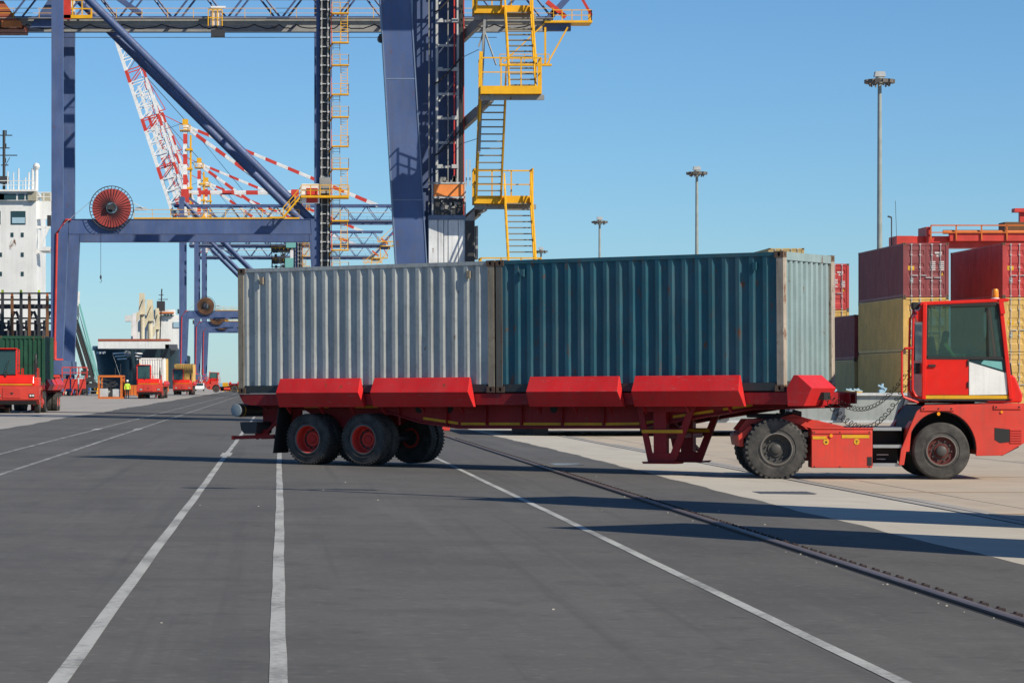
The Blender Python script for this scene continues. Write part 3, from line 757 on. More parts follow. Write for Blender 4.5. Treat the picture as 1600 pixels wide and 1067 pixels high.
    for y0, y1 in ((-1.25, -1.19), (1.19, 1.25)):
        mb = MB(); mb.prism(prof, 'y', y0, y1); sd = mb.build('body_side', br, T, smooth=False, bevel=.008)
        s_ = -1 if y0 < 0 else 1; ye = -1.25 if s_ < 0 else 1.25
        for (xa_, xb_, za_) in ((2.95, 3.62, 1.27), (4.42, 4.98, 1.30)): mb = MB(); mb.box(xa_, xb_, min(ye, ye + s_*.022), max(ye, ye + s_*.022), za_, za_ + .075); mb.build('side_rail', br, sd, bevel=.004)
        mb = MB()
        for x in (3.0,3.3,3.56,4.47,4.93): mb.tube((x, ye + s_*.02, 1.31 if x < 4 else 1.34), (x, ye + s_*.032, 1.31 if x < 4 else 1.34), .016, 8)
        mb.build('bolt', M['black'], sd)
        mb = MB(); mb.tube((3.30, ye, 1.215), (3.30, ye + s_*.03, 1.215), .034, 12); mb.tube((4.58, ye, 1.25), (4.58, ye + s_*.02, 1.25), .026, 12); mb.build('marker_lamp', M['amber'], sd)
        mb = MB(); mb.prism([(4.44,.74),(4.44,.96),(4.74,.93),(4.74,.70),(4.55,.68)], 'y', min(ye, ye + s_*.006), max(ye, ye + s_*.006)); mb.build('intake', M['black'], sd)
        for k in range(6):
            mb = MB(); z = .68 + k*.045; mb.box(4.75, 4.99, min(ye, ye + s_*.016), max(ye, ye + s_*.016), z, z + .028); mb.build('louvre', M['cred'], sd)
    mb = MB(); mb.prism([(3.37 + .68*math.cos(R(a)), .56 + .68*math.sin(R(a))) for a in range(0, 181, 10)] + [(2.66,.75),(2.80,1.15),(3.0,1.36),(4.12,1.36),(4.12,.56)], 'y', -1.185, 1.185); mb.box(2.9, 4.0, -.62, .62, .45, 1.25); mb.build('arch_liner', M['black'], T, smooth=False)
    # front: bumper, cowl
    mb = MB(); mb.prism([(4.10,.46),(4.61,.455),(5.075,.705),(5.095,1.405),(4.10,1.39)], 'y', -1.19, 1.19); bp = mb.build('front_bumper', br, T, smooth=False, bevel=.02)
    mb = MB(); mb.box(5.08, 5.112, -.62, .32, .78, 1.30); mb.build('front_panel', M['cred'], bp, bevel=.01)
    for y in (-.99, .74):
        mb = MB(); mb.box(5.08, 5.12, y, y + .28, .82, 1.0); hl = mb.build('headlight', M['black'], bp, bevel=.02)
        mb = MB(); mb.tube((5.12, y + .08, .91), (5.126, y + .08, .91), .055, 14); mb.tube((5.12, y + .21, .91), (5.126, y + .21, .91), .055, 14); mb.build('lens', M['lens'], hl)
    mb = MB(); mb.bar((5.114,-.20,.98),(5.114,-.06,1.05),.05,.008,up=(1,0,0)); mb.bar((5.114,-.10,1.04),(5.114,-.14,.93),.035,.008,up=(1,0,0)); mb.bar((5.114,-.24,1.03),(5.114,-.10,1.06),.03,.008,up=(1,0,0)); mb.build('emblem', M['black'], bp)
    mb = MB(); mb.prism([(4.62,.44),(4.96,.60),(4.96,.70),(4.62,.56)], 'y', -1.1, 1.1); mb.build('bumper_lip', M['dark'], bp, smooth=False)
    mb = MB(); mb.prism([(4.30,1.42),(5.0,1.42),(5.02,1.56),(4.86,1.92),(4.30,1.98)], 'y', -1.20, .98); cw = mb.build('cowl', M['cabred'], T, smooth=False, bevel=.03)
    mb = MB(); mb.box(5.005, 5.028, -1.12, .9, 1.45, 1.50); mb.build('yellow_tape', M['yline'], cw)
    mb = MB(); mb.box(3.05, 4.30, .12, 1.2, 1.40, 1.84); mb.build('engine_cover', M['bodyred'], T, bevel=.03)
    # cab
    Y0, Y1 = -1.24, .06; cr = M['cabred']
    mb = MB(); mb.box(2.96, 4.78, Y0, Y1, 1.455, 1.50); fl = mb.build('cab_floor', M['dark'], T)
    mb = MB(); mb.box(2.98, 4.80, Y0 - .014, Y0, 1.49, 1.555); mb.build('yellow_tape', M['yline'], fl)
    mb = MB(); mb.prism([(2.92,3.23),(2.96,3.275),(4.72,3.335),(4.74,3.30),(4.70,3.275),(2.95,3.21)], 'y', Y0 - .03, Y1 + .03); rf = mb.build('roof', cr, T, smooth=False, bevel=.012)
    pil = {'rear_near': ((3.0, Y0), (3.02, Y0)), 'rear_far': ((3.0, Y1), (3.02, Y1)), 'front_near': ((4.77, Y0), (4.56, Y0)), 'front_far': ((4.77, Y1), (4.56, Y1))}
    for k, ((xa, ya), (xb, yb)) in pil.items():
        mb = MB(); mb.bar((xa, ya, 1.48), (xb, yb, 3.25), .085, .085, up=(0,1,0)); mb.build('pillar', cr, T, bevel=.012)
    zb = 2.235
    mb = MB(); mb.box(3.045, 3.915, Y0 - .012, Y0 + .02, 1.56, zb); mb.build('door_panel', cr, T, bevel=.008)
    mb = MB(); mb.prism([(3.925,1.56),(4.70,1.57),(4.68,1.96),(3.925,2.17)], 'y', Y0 - .010, Y0 + .02); mb.build('white_panel', M['white'], T, smooth=False)
    mb = MB(); mb.prism([(3.925,2.175),(4.68,1.965),(4.66,2.215),(3.925,2.235)], 'y', Y0 - .004, Y0 + .012); mb.build('quarter_window', M['shipglass'], T, smooth=False)
    mb = MB(); mb.prism([(4.16,2.135),(4.60,2.02),(4.58,2.17),(4.22,2.20)], 'y', Y0 - .008, Y0 - .004); mb.build('sticker_sheet', M['teal'], T, smooth=False)
    mb = MB(); mb.box(3.10, 3.24, Y0 - .045, Y0 - .012, 2.08, 2.12); mb.build('door_handle', M['black'], T)
    for zz_ in (1.70, 2.10): mb = MB(); mb.tube((3.90, Y0 - .022, zz_), (3.90, Y0 - .022, zz_ + .10), .018, 8); mb.build('door_hinge', M['dark'], T)
    mb = MB(); mb.box(3.912, 3.922, Y0 - .0135, Y0 - .008, 1.56, 2.23); mb.build('door_seam', M['black'], T)
    # window frame (black gasket) and panes
    mb = MB()
    fr = [(3.055,2.245),(3.08,3.20),(4.50,3.235),(4.635,2.235)]
    for a, b in zip(fr, fr[1:] + fr[:1]): mb.bar((a[0], Y0 - .004, a[1]), (b[0], Y0 - .004, b[1]), .05, .03, up=(0,1,0))
    wf = mb.build('window_frame', M['black'], T)
    mb = MB(); mb.add([(a, Y0 + .003, b) for a, b in fr], [(0,1,2,3)]); mb.build('side_window', M['glass'], T, smooth=False)
    mb = MB(); mb.add([(a, Y1 - .003, b) for a, b in fr], [(0,1,2,3)]); mb.build('side_window', M['glass'], T, smooth=False)
    mb = MB(); mb.box(3.045, 4.70, Y1 - .02, Y1 + .01, 1.56, zb); mb.build('door_panel', cr, T)
    mb = MB(); mb.prism([(4.735,2.0),(4.742,2.0),(4.575,3.22),(4.568,3.22)], 'y', Y0 + .05, Y1 - .05); mb.build('windscreen', M['glass'], T, smooth=False)
    mb = MB(); mb.box(3.0, 3.008, Y0 + .05, Y1 - .05, 2.2, 3.2); mb.build('rear_window', M['glass'], T)
    mb = MB(); mb.box(2.985, 3.03, Y0 + .05, Y1 - .05, 1.5, 2.2); mb.build('rear_wall', cr, T)
    mb = MB(); mb.bar((4.33, Y0 - .02, 2.27), (4.30, Y0 - .02, 3.20), .02); wp = mb.build('window_bar', M['black'], T)
    mb = MB(); mb.lathe([(0,-.02),(.05,-.018),(.062,0),(.05,.018),(0,.02)], (0,0,0), 'x', 16); mo = mb.build('mirror', M['lightgrey'], T); mo.scale = (1.6,.7,4.2); mo.location = (4.26*MB.XS, Y0 + .10, 2.86)
    mb = MB(); mb.bar((4.30, Y0 + .10, 3.16), (4.52, Y0 + .06, 3.18), .02); mb.bar((4.27, Y0 + .10, 3.08), (4.30, Y0 + .10, 3.16), .02); mb.build('mirror_arm', M['black'], T)
    mb = MB(); mb.path([(4.80, -.3, 2.72), (4.86, -.4, 2.4), (4.90, -.45, 2.1)], .014, 6); mb.bar((4.90, -.45, 2.15), (4.93, -.47, 1.88), .04, .09); mb.build('wiper', M['black'], T)
    # seat, wheel, dashboard
    mb = MB(); mb.box(3.35, 3.85, -.86, -.36, 1.85, 1.98); mb.prism([(3.30,1.95),(3.42,1.95),(3.28,2.65),(3.18,2.62)], 'y', -.84, -.38); mb.box(3.45, 3.75, -.75, -.47, 1.5, 1.85); mb.build('seat', M['seat'], T, bevel=.03)
    mb = MB(); mb.prism([(4.20,1.5),(4.70,1.5),(4.66,2.18),(4.30,2.12)], 'y', Y0 + .08, Y1 - .08); mb.build('dashboard', M['dark'], T, bevel=.02)
    mb = MB(); c0 = V(4.12, -.61, 2.22); pts = []
    for k in range(19):
        t = 2*math.pi*k/18; pts.append(c0 + V(-.10*math.sin(t), .2*math.cos(t), .17*math.sin(t)))
    mb.sweep(pts, .016, 6); mb.bar(c0, (4.30, -.61, 2.05), .04); mb.build('steering_wheel', M['black'], T)
    # beacon, lamps, rails, exhaust, mirrors
    mb = MB(); mb.lathe([(.085,3.325),(.085,3.345),(.06,3.36),(0,3.36)], (4.50,-1.0,0), 'z', 18); bb = mb.build('beacon_base', M['lens'], T)
    mb = MB(); mb.lathe([(.066,3.36),(.07,3.38),(.064,3.49),(.05,3.515),(0,3.52)], (4.50,-1.0,0), 'z', 18); mb.build('beacon', M['amber'], T)
    mb = MB(); mb.bar((4.56, Y0 - .02, 3.32), (4.60, Y0 - .05, 3.05), .09, .05); mb.build('lamp_bracket', cr, T)
    mb = MB(); mb.box(2.78, 2.92, -1.18, -1.0, 3.14, 3.27); wl = mb.build('work_lamp', M['black'], T, bevel=.02)
    mb = MB(); mb.bar((2.90,-1.1,3.2),(3.0,-1.1,3.26),.03); mb.build('lamp_arm', M['black'], T)
    mb = MB()
    for y in (-1.20, -.75):
        mb.sweep([(2.97,y,3.10),(2.86,y,3.08),(2.80,y,2.98),(2.78,y,2.2),(2.78,y,1.66),(2.84,y,1.55),(2.96,y,1.50)], .024, 8)
    mb.sweep([(2.80,-1.22,2.42),(2.62,-1.22,2.42),(2.56,-1.22,2.36),(2.56,-1.22,1.60),(2.60,-1.22,1.52),(2.90,-1.22,1.42)], .022, 8)
    mb.build('grab_rail', cr, T)
    mb = MB(); mb.prism([(2.84,3.00),(2.98,3.22),(2.98,2.92),(2.90,2.90)], 'y', -1.22, -.6); mb.build('rear_hood', cr, T, smooth=False)
    mb = MB(); mb.tube((3.3,.95,1.0),(3.3,.95,2.75),.085,14); mb.sweep([(3.3,.95,2.72),(3.3,.95,2.90),(3.24,.95,2.98),(3.14,.95,3.02)], .06, 10); mb.build('exhaust', M['dark'], T)
    mb = MB(); mb.box(4.30,4.36,.92,1.08,2.2,2.55); mb.bar((4.33,.98,1.85),(4.33,1.0,2.3),.03); mb.bar((4.33,.1,2.45),(4.33,.98,2.45),.03); mb.build('far_mirror', M['black'], T)
    mb = MB(); mb.path([(3.2,.3,1.84),(3.2,.3,2.3),(4.2,.3,2.3),(4.2,.3,1.84)], .02, 6); mb.path([(3.2,1.1,1.84),(3.2,1.1,2.3),(4.2,1.1,2.3),(4.2,1.1,1.84)], .02, 6); mb.build('engine_rail', cr, T)
    mb = MB(); mb.box(2.88,2.96,-.95,-.65,1.95,2.15); mb.build('hose_coupling', M['dark'], T)
    # wheels
    mb = MB(); mb.tube((0,-.6,.55),(0,.6,.55),.12,12); mb.lathe([(0,-.18),(.16,-.14),(.2,0),(.16,.14),(0,.18)], (0,0,.55), 'y', 16); mb.tube((3.37,-.9,.53),(3.37,.9,.53),.07,10); mb.build('axle', M['dark'], T)
    for q in (0, 1):
        for k in (0, 1):
            wheel_objs(T, WP, 'rear', (.555, .29, .285, True, .12, .07), M['rimgrey'], M['hubgrey'], (0, (-1.25 + .32*k)*(1 if not q else -1), .56), bool(q))
        wheel_objs(T, WP, 'front', (.525, .30, .265, False, .05, .09), M['hubrust'], M['hubgrey'], (3.37, -1.20 if not q else 1.20, .53), bool(q))
    for q in (0, 1):
        mb = MB(); s = -1 if not q else 1
        mb.prism([(2.64,.52),(2.68,.95),(2.90,1.25),(2.96,1.22),(2.76,.92),(2.72,.52)], 'y', min(s*1.19, s*.80), max(s*1.19, s*.80)); mb.build('front_wing', br, T, smooth=False)
    return T
M['rimgrey'] = paint('rim_grey', (.065,.063,.06), .5, .3, .1, .0)
M['hubrust'] = paint('hub_rust_red', (.11,.026,.022), .55, .3, .2, .0)

DV = cloth_mat('driver_clothes', [(.12, (.02,.025,.04)), (.70, (.10,.27,.06)), (1.2, (.04,.03,.025))])
def seated(T):
    j = [(0,0,.10,.14,.15),(0,0,.30,.13,.16),(.02,0,.52,.12,.18),(.03,0,.62,.05,.06),(.05,0,.72,.075,.075),(.07,0,.82,.085,.075),
         (.02,.21,.52,.06),(.16,.27,.30,.045),(.42,.18,.36,.035),(.50,.16,.38,.03),
         (.02,-.21,.52,.06),(.16,-.27,.30,.045),(.42,-.18,.36,.035),(.50,-.16,.38,.03),
         (.22,.11,.08,.09),(.46,.12,.06,.07),(.52,.12,-.30,.05),(.62,.12,-.36,.04),
         (.22,-.11,.08,.09),(.46,-.12,.06,.07),(.52,-.12,-.30,.05),(.62,-.12,-.36,.04)]
    e = [(0,1),(1,2),(2,3),(3,4),(4,5),(2,6),(6,7),(7,8),(8,9),(2,10),(10,11),(11,12),(12,13),(0,14),(14,15),(15,16),(16,17),(0,18),(18,19),(19,20),(20,21)]
    return skin_body('person', j, e, DV)

MB.XS = .895
tractor = build_tractor()
MB.XS = 1.0
TY = R(-4.0)
tractor.location = (9.18 - 1.25*math.sin(TY), 54.4 + 1.25*math.cos(TY), gz(10)); tractor.rotation_euler = (0, 0, TY)
tag(tractor, 'red terminal tractor with tinted cab and orange beacon pulling the loaded trailer', 'truck', 'red terminal tractors')
bpy.context.view_layer.update()
drv = seated(None); drv.matrix_world = tractor.matrix_world @ Matrix.Translation((3.50*.895, -.61, 1.94))
tag(drv, 'person in green hi vis vest driving, seated behind the tinted cab window', 'person')
# coiled air hoses between tractor and trailer
def hose(p, q, sag, turns, rad, r, name, label):
    p = V(*p); q = V(*q); pts = []; n = turns * 12
    for i in range(n + 1):
        t = i / n; c = p.lerp(q, t) - V(0, 0, sag * 4 * t * (1 - t) * (1 + .25*math.sin(t*3)))
        d = (q - p).normalized(); a = d.cross(V(0,0,1)).normalized(); b = V(0,0,1)
        amp = rad * min(1, 9*t, 9*(1-t)); th = 2*math.pi*turns*t
        pts.append(c + d * (amp*math.cos(th)) + b*(amp*math.sin(th)) + a*(amp*.8*math.sin(th + .8)))
    mb = MB(); mb.sweep(pts, r, 5); return tag(mb.build(name, M['black'], ang=60), label, 'hose')
TM = trailer.matrix_world; CM = tractor.matrix_world
pa = TM @ V(12.78, .35, 1.35); pb = CM @ V(2.56, -.95, 2.05); pb2 = CM @ V(2.56, -.85, 2.14)
hose(pa, pb, .66, 24, .048, .008, 'coiled_hose', 'thick black coiled air hose sagging lowest between trailer and cab')
hose(TM @ V(12.78, .50, 1.38), pb2, .42, 26, .04, .0065, 'coiled_hose', 'thinner black coiled hose hanging above the other one')

# ------------------------------------------------------------------ ship to shore cranes
def rail_fence(mb, pts, h=1.1, post=1.6, r=.035, mid=True):
    for a, b in zip(pts, pts[1:]):
        a = V(*a); b = V(*b); L = (b - a).length; n = max(1, round(L / post))
        mb.bar(a + V(0,0,h), b + V(0,0,h), 2*r)
        if mid: mb.bar(a + V(0,0,h*.5), b + V(0,0,h*.5), 1.6*r)
        for i in range(n + 1): p = a.lerp(b, i / n); mb.bar(p, p + V(0,0,h), 2*r)
def truss(mb, a, b, up, n, chord, web, mt=0, mb_=0):
    """planar truss from a to b with the second chord offset by 'up'"""
    a = V(*a); b = V(*b); u = V(*up)
    mb.bar(a, b, chord, mi=mb_); mb.bar(a + u, b + u, chord, mi=mt)
    for i in range(n):
        p = a.lerp(b, i/n); q = a.lerp(b, (i + 1)/n); m = a.lerp(b, (i + .5)/n) + u
        mb.tube(p, m, web/2, 6); mb.tube(m, q, web/2, 6)
XW, XL = -25.2, 5.3
def striped(mb, p, q, a, n):
    p = V(*p); q = V(*q)
    for i in range(n): mb.bar(p.lerp(q, i/n), p.lerp(q, (i+1)/n), a, mi=i % 2)
RW = None
def build_crane(boom_up, trolley_x=None):
    Cn = empty('gantry_crane'); bl = M['blue']
    for y in (-9.5, 9.5):
        for side in ('w', 'l'):
            mb = MB()
            pr = [(-25.9,20.2),(-23.9,20.2),(-24.6,4.2),(-25.9,4.2)] if side == 'w' else [(3.5,20.2),(5.6,20.2),(5.75,4.2),(4.45,4.2)]
            mb.prism(pr, 'y', y - .75, y + .75); mb.build('lower_leg', bl, Cn, smooth=False)
            mb = MB(); x0, x1 = (-25.85, -24.55) if side == 'w' else (4.15, 5.6)
            mb.box(x0, x1, y - .65, y + .65, 20.2, 49.5); mb.build('upper_leg', bl, Cn, smooth=False)
        mb = MB(); mb.box(-23.9, 3.6, y - .7, y + .7, 18.55, 20.15); mb.box(-23.9, 3.6, y - .78, y + .78, 20.15, 20.2)
        mb.box(-23.9, 3.6, y - .78, y + .78, 18.5, 18.55); pb_ = mb.build('portal_beam', bl, Cn, smooth=False)
        mb = MB(); rail_fence(mb, [(-16.5, y - .74, 20.2), (2.2, y - .74, 20.2)], 1.05, 2.0, .03); mb.box(-16.5, 2.2, y - .80, y - .72, 20.2, 20.36); mb.build('handrail', M['yellow'], pb_)
        mb = MB(); mb.tube((3.7, y, 20.0), (-25.2, y, 48.6), .47, 18); mb.build('diagonal_brace', bl, Cn)
    for x in (XW + .1, XL - .1):
        mb = MB(); mb.box(x - .6, x + .6, -12, 12, 2.6, 4.2); mb.build('sill_beam', bl, Cn, smooth=False)
        for y in (-11.5, -7.5, 7.5, 11.5):
            mb = MB(); mb.prism([(y - 1.6,.7),(y - 1.5,1.5),(y - .4,2.6),(y + .4,2.6),(y + 1.5,1.5),(y + 1.6,.7)], 'x', x - .35, x + .35)
            bo = mb.build('bogie', bl if y > -11 else M['cred'], Cn, smooth=False)
            mb = MB()
            for k in (-1.2, -.4, .4, 1.2): mb.tube((x - .1, y + k, .36), (x + .1, y + k, .36), .34, 14)
            mb.build('bogie_wheel', M['dark'], bo)
        mb = MB(); mb.box(x - .6, x + .6, -9, 9, 36, 37.2) if x > 0 else mb.box(x - .6, x + .6, -9, 9, 48.2, 49.4); mb.build('cross_beam', bl, Cn)
    # girder: two trusses with deck
    x0 = -27.5 if boom_up else -75; x1 = 31.5; gm = [bl, M['steelgrey']]
    for y in (-3.4, 3.4):
        mb = MB(); n = round((x1 - x0) / 6.2)
        truss(mb, (x0, y, 43.7), (x1, y, 43.7), (0, 0, 4.0), n, .5, .26)
        mb.bar((x0, y, 43.35), (x1, y, 43.35), .62, .75, mi=1 if not boom_up else 0)
        g_ = mb.build('girder_truss', gm, Cn)
    mb = MB()
    for i in range(round((x1 - x0)/6.2) + 1): x = x0 + i*6.2; mb.bar((x, -3.4, 43.5), (x, 3.4, 43.5), .3); mb.bar((x, -3.4, 47.7), (x, 3.4, 47.7), .25)
    mb.build('girder_cross', bl, Cn)
    mb = MB(); mb.box(x0, x1, -4.9, -3.9, 43.55, 43.62); wk = mb.build('girder_walkway', M['steelgrey'], Cn)
    mb = MB(); mb.tube((x0, -4.85, 45.75), (x1 - 3, -4.85, 45.75), .13, 8); mb.build('cable_pipe', M['lightgrey'], wk)
    mb = MB(); rail_fence(mb, [(x0, -4.9, 43.6), (x1, -4.9, 43.6)], 1.1, 3.0, .03); mb.build('handrail', M['yellow'] if not boom_up else M['blue'], wk)
    if not boom_up:
        mb = MB(); rnd = random.Random(4)
        x = x0
        while x < x1 - 4:
            L = rnd.uniform(1.5, 4.5); pts = [(x + L*k/6, -3.9, 42.95 - .55*4*(k/6)*(1 - k/6)*rnd.uniform(.7, 1)) for k in range(7)]
            mb.sweep(pts, .07, 5); x += L
        mb.build('festoon_cable', M['black'], Cn)
        mb = MB()
        for y in (-2.4, 2.4): mb.tube((x0, y, 42.2), (x1 - 6, y, 42.2), .035, 5)
        mb.build('haul_rope', M['dark'], Cn)
    # back reach end platform
    ep = MB(); ep.box(30.5, 36.0, -4.6, -1.2, 43.1, 43.35); epo = ep.build('end_platform', M['yellow'], Cn)
    mb = MB(); rail_fence(mb, [(31.4, -1.3, 43.35), (31.4, -4.5, 43.35), (35.9, -4.5, 43.35), (35.9, -1.3, 43.35)], 1.2, 1.1, .05); mb.build('platform_rail', M['yellow'], epo)
    mb = MB(); mb.bar((31.0, -3.4, 43.6), (35.2, -3.4, 48.2), .7); mb.bar((35.2, -3.4, 48.2), (35.2, -3.4, 46.6), .5); mb.bar((30.4, -3.4, 42.7), (33.6, -3.4, 42.7), .9); mb.build('end_frame', bl, epo)
    mb = MB(); mb.bar((34.2, -3.6, 47.2), (36.0, -3.8, 44.0), .3); mb.bar((30.8, -3.9, 45.6), (33.0, -3.9, 43.8), .5); mb.build('end_link', M['cred'], epo)
    mb = MB(); mb.bar((33.2, -4.2, 42.6), (30.8, -4.2, 38.3), .18); mb.bar((30.8, -4.2, 38.3), (25.3, -4.2, 38.3), .22); mb.bar((25.8, -4.2, 38.6), (30.5, -4.2, 43.0), .14); mb.bar((30.6, -4.2, 38.3), (30.6, -4.2, 42.6), .22)
    mb.box(25.3, 31.3, -5.0, -4.2, 38.1, 38.3); rail_fence(mb, [(25.3, -5.0, 38.3), (31.0, -5.0, 38.3)], 1.1, 1.4, .04); mb.build('hanging_walkway', M['yellow'], epo)
    # lift tower and zigzag ladders on the near land side leg
    yl = -10.3
    mb = MB(); mb.box(4.55, 5.75, yl - .05, yl, 4.5, 49.0); mb.build('lift_backing', M['dark'], Cn)
    mb = MB()
    for x in (4.75, 5.45): mb.bar((x, yl - .35, 4.5), (x, yl - .35, 49), .14)
    lt = mb.build('lift_mast', M['steelgrey'], Cn, smooth=False)
    lb0 = None; z = 5
    while z < 49:
        if lb0 is None:
            mb = MB(); mb.box(4.60, 5.64, yl - .28, yl - .12, -.05, .05); mb.box(4.62, 4.80, yl - .55, yl - .2, -.16, .1); mb.box(5.40, 5.58, yl - .55, yl - .2, -.16, .1)
            lb0 = mb.build('lift_bracket', M['lightgrey'], lt, smooth=False); o = lb0
        else: o = inst(lb0, lt)
        o.location = (0, 0, z); z += 1.05
    mb = MB(); mb.bar((5.85, yl - .2, 4.5), (5.85, yl - .2, 49), .08); mb.build('red_conduit', M['cred'], lt)
    z = 5.0; k = 0
    zz = MB()
    while z < 46:
        h = 2.55 if k % 2 else 3.3
        xa, xb = (5.95, 6.85) if k % 2 else (6.85, 7.72)
        pf = MB(); pf.box(5.9, 7.8, yl - 1.3, yl - .1, z - .14, z); pf_o = pf.build('landing', M['yellow'], Cn)
        r_ = MB(); rail_fence(r_, [(5.92, yl - 1.28, z), (7.78, yl - 1.28, z), (7.78, yl - .1, z)], 1.1, .95, .025); r_.bar((5.95, yl - .1, z - .1), (5.4, yl, z - .9), .14); r_.build('landing_rail', M['yellow'], pf_o)
        ld = MB()
        for x in (xa + .06, xb - .06): ld.bar((x, yl - .9, z), (x, yl - .5, z + h), .07)
        n = int(h / .3)
        for i in range(n): ld.bar((xa + .06, yl - .9 + .4*i/n, z + h*i/n), (xb - .06, yl - .9 + .4*i/n, z + h*i/n), .05)
        ld.build('ladder', M['yellow'] if k % 2 == 0 else M['ladgrey'], Cn, smooth=False)
        z += h; k += 1
    # platform and stair at portal level, white and red cabinet
    mb = MB(); mb.box(2.4, 7.8, yl - 1.7, yl - .1, 22.5, 22.75); pl = mb.build('portal_platform', M['yellow'], Cn)
    mb = MB(); rail_fence(mb, [(2.4, yl - 1.65, 22.75), (7.8, yl - 1.65, 22.75)], 1.15, 1.2, .045); mb.bar((2.4, yl - 1.5, 22.7), (.4, yl - 1.5, 20.3), .18); mb.bar((2.4, yl - .8, 22.7), (.4, yl - .8, 20.3), .18)
    rail_fence(mb, [(.4, yl - 1.5, 20.3), (2.4, yl - 1.5, 22.6)], 1.1, .9, .045); mb.box(-1.2, .5, yl - 1.6, yl - .7, 20.2, 20.36)
    for i in range(7): mb.box(.45 + i*.29, .72 + i*.29, yl - 1.5, yl - .8, 20.4 + i*.33, 20.44 + i*.33)
    mb.build('portal_stair', M['yellow'], pl, smooth=False)
    mb = MB(); mb.box(2.5, 4.5, yl - 1.2, yl - .2, 21.9, 24.1); cb = mb.build('control_cabinet', M['cwhite'], Cn)
    mb = MB(); mb.box(3.0, 4.3, yl - 1.22, yl - 1.2, 21.95, 23.6); mb.build('cabinet_panel', M['cred'], cb)
    mb = MB(); mb.box(4.5, 5.8, yl - 1.3, yl - .3, 23.0, 24.8); mb.build('mesh_screen', M['steelgrey'], cb)
    # cable reel on the near portal beam
    rx, rz, ry = -19.0, 21.4, -10.75
    mb = MB(); mb.lathe([(.62,-.16),(2.18,-.10),(2.2,.10),(.62,.16)], (rx, ry, rz), 'y', 44, closed=True); rw = mb.build('cable_reel', M['brown'] if boom_up else M['reel'], Cn)
    mb = MB()
    for i in range(36):
        t = 2*math.pi*i/36; c_, s_ = math.cos(t), math.sin(t)
        for yy in (-.20, .20): mb.bar((rx + .3*c_, ry + yy, rz + .3*s_), (rx + 2.48*c_, ry + yy*1.1, rz + 2.48*s_), .05, .05, up=(0,1,0))
    for yy in (-.22, .22):
        mb.sweep([(rx + 2.48*math.cos(2*math.pi*k/40), ry + yy, rz + 2.48*math.sin(2*math.pi*k/40)) for k in range(41)], .035, 5)
    mb.build('reel_spokes', M['dark'], rw)
    mb = MB(); mb.tube((rx, ry - .5, rz), (rx, ry + 1.2, rz), .3, 14); mb.box(rx - .5, rx + .1, ry - .75, ry - .3, rz - .2, rz + .35); mb.box(rx + .1, rx + .45, ry - .6, ry - .25, rz - .4, rz + .0); mb.build('reel_motor', M['dark'], rw)
    mb = MB(); mb.sweep([(rx + 2.4, ry, rz + .6), (rx + 3.2, ry + .2, rz + .2), (rx + 3.8, ry + .4, rz - .2)], .05, 6); mb.build('reel_cable', M['lightgrey'], rw); mb = MB(); mb.tube((rx - 2.1, ry, rz + 1.0), (-24.4, -10.4, 19.6), .03, 5); mb.build('reel_cable', M['lightgrey'], rw); mb = MB(); mb.box(rx + 2.6, rx + 3.9, ry + .3, ry + .7, rz - .25, rz + .1); mb.build('reel_guide', M['lightgrey'], rw)
    mb = MB(); mb.sweep([(-23.6, -10.35, 20.1), (-24.2, -10.35, 20.1), (-25.2, -10.35, 18.6), (-25.45, -10.35, 6.2)], .13, 8); mb.build('red_conduit', M['cred'], Cn)
    mb = MB(); mb.sweep([(-25.45, -10.4, 6.4), (-25.45, -10.4, 4.4), (-25.3, -10.4, 4.2), (-24.5, -10.4, 4.2)], .22, 10); mb.build('red_duct', M['cred'], Cn)
    mb = MB(); mb.box(-26.3, -25.9, -10.6, -9.8, 19.4, 20.6); mb.build('cable_drum_box', M['dark'], Cn)
    # red machinery around the near water side bogies
    mb = MB()
    for k in range(3): mb.box(-24.3 + k*.9, -23.6 + k*.9, -13.0, -12.2, 1.0, 2.1); mb.bar((-24.3 + k*.9, -13.1, .3), (-23.5 + k*.9, -13.1, 2.6), .12)
    rail_fence(mb, [(-24.4, -13.2, 2.2), (-21.6, -13.2, 2.2)], 1.2, .8, .06); mb.build('drive_guard', M['cred'], Cn, smooth=False)
    rw_ = [M['cwhite'], M['cred']]
    # pylon, stays and struts above the girder
    mb = MB()
    for y in (-3.2, 3.2):
        striped(mb, (-24.6, y, 45), (-24.6, y*.4, 69), 1.0, 9)
        mb.bar((-24.6, y*.7, 57), (-24.6, -y*.7, 57), .5, mi=1)
    py = mb.build('pylon', rw_, Cn, smooth=False)
    mb = MB(); mb.box(-26.0, -23.2, -2.4, 2.4, 67.2, 67.4); rail_fence(mb, [(-26, -2.4, 67.4), (-23.2, -2.4, 67.4), (-23.2, 2.4, 67.4)], 1.2, 1.2, .06)
    mb.box(-23.4, -22.9, -2.0, -1.2, 48, 66); 
    for zz_ in (52, 57, 62): mb.box(-24.4, -22.6, -2.6, -.8, zz_, zz_ + .5)
    mb.box(-25.3, -23.9, -1.8, 1.8, 68.8, 70.2); mb.build('pylon_platform', M['yellow'], py, smooth=False)
    mb = MB()
    for y in (-2.8, 2.8):
        mb = MB(); striped(mb, (-24.2, y*.5, 68.5), (25.6, y, 47.8), .55, 17); mb.build('back_stay', rw_, Cn, smooth=False)
        mb = MB(); striped(mb, (-24.2, y*.5, 68.0), (3.5, y, 48.0), .75, 11); mb.build('back_stay', rw_, Cn, smooth=False)
    mb = MB()
    for y in (-3.0, 3.0): striped(mb, (-24.2, y, 51.2), (3.6, y, 51.2), .7, 9)
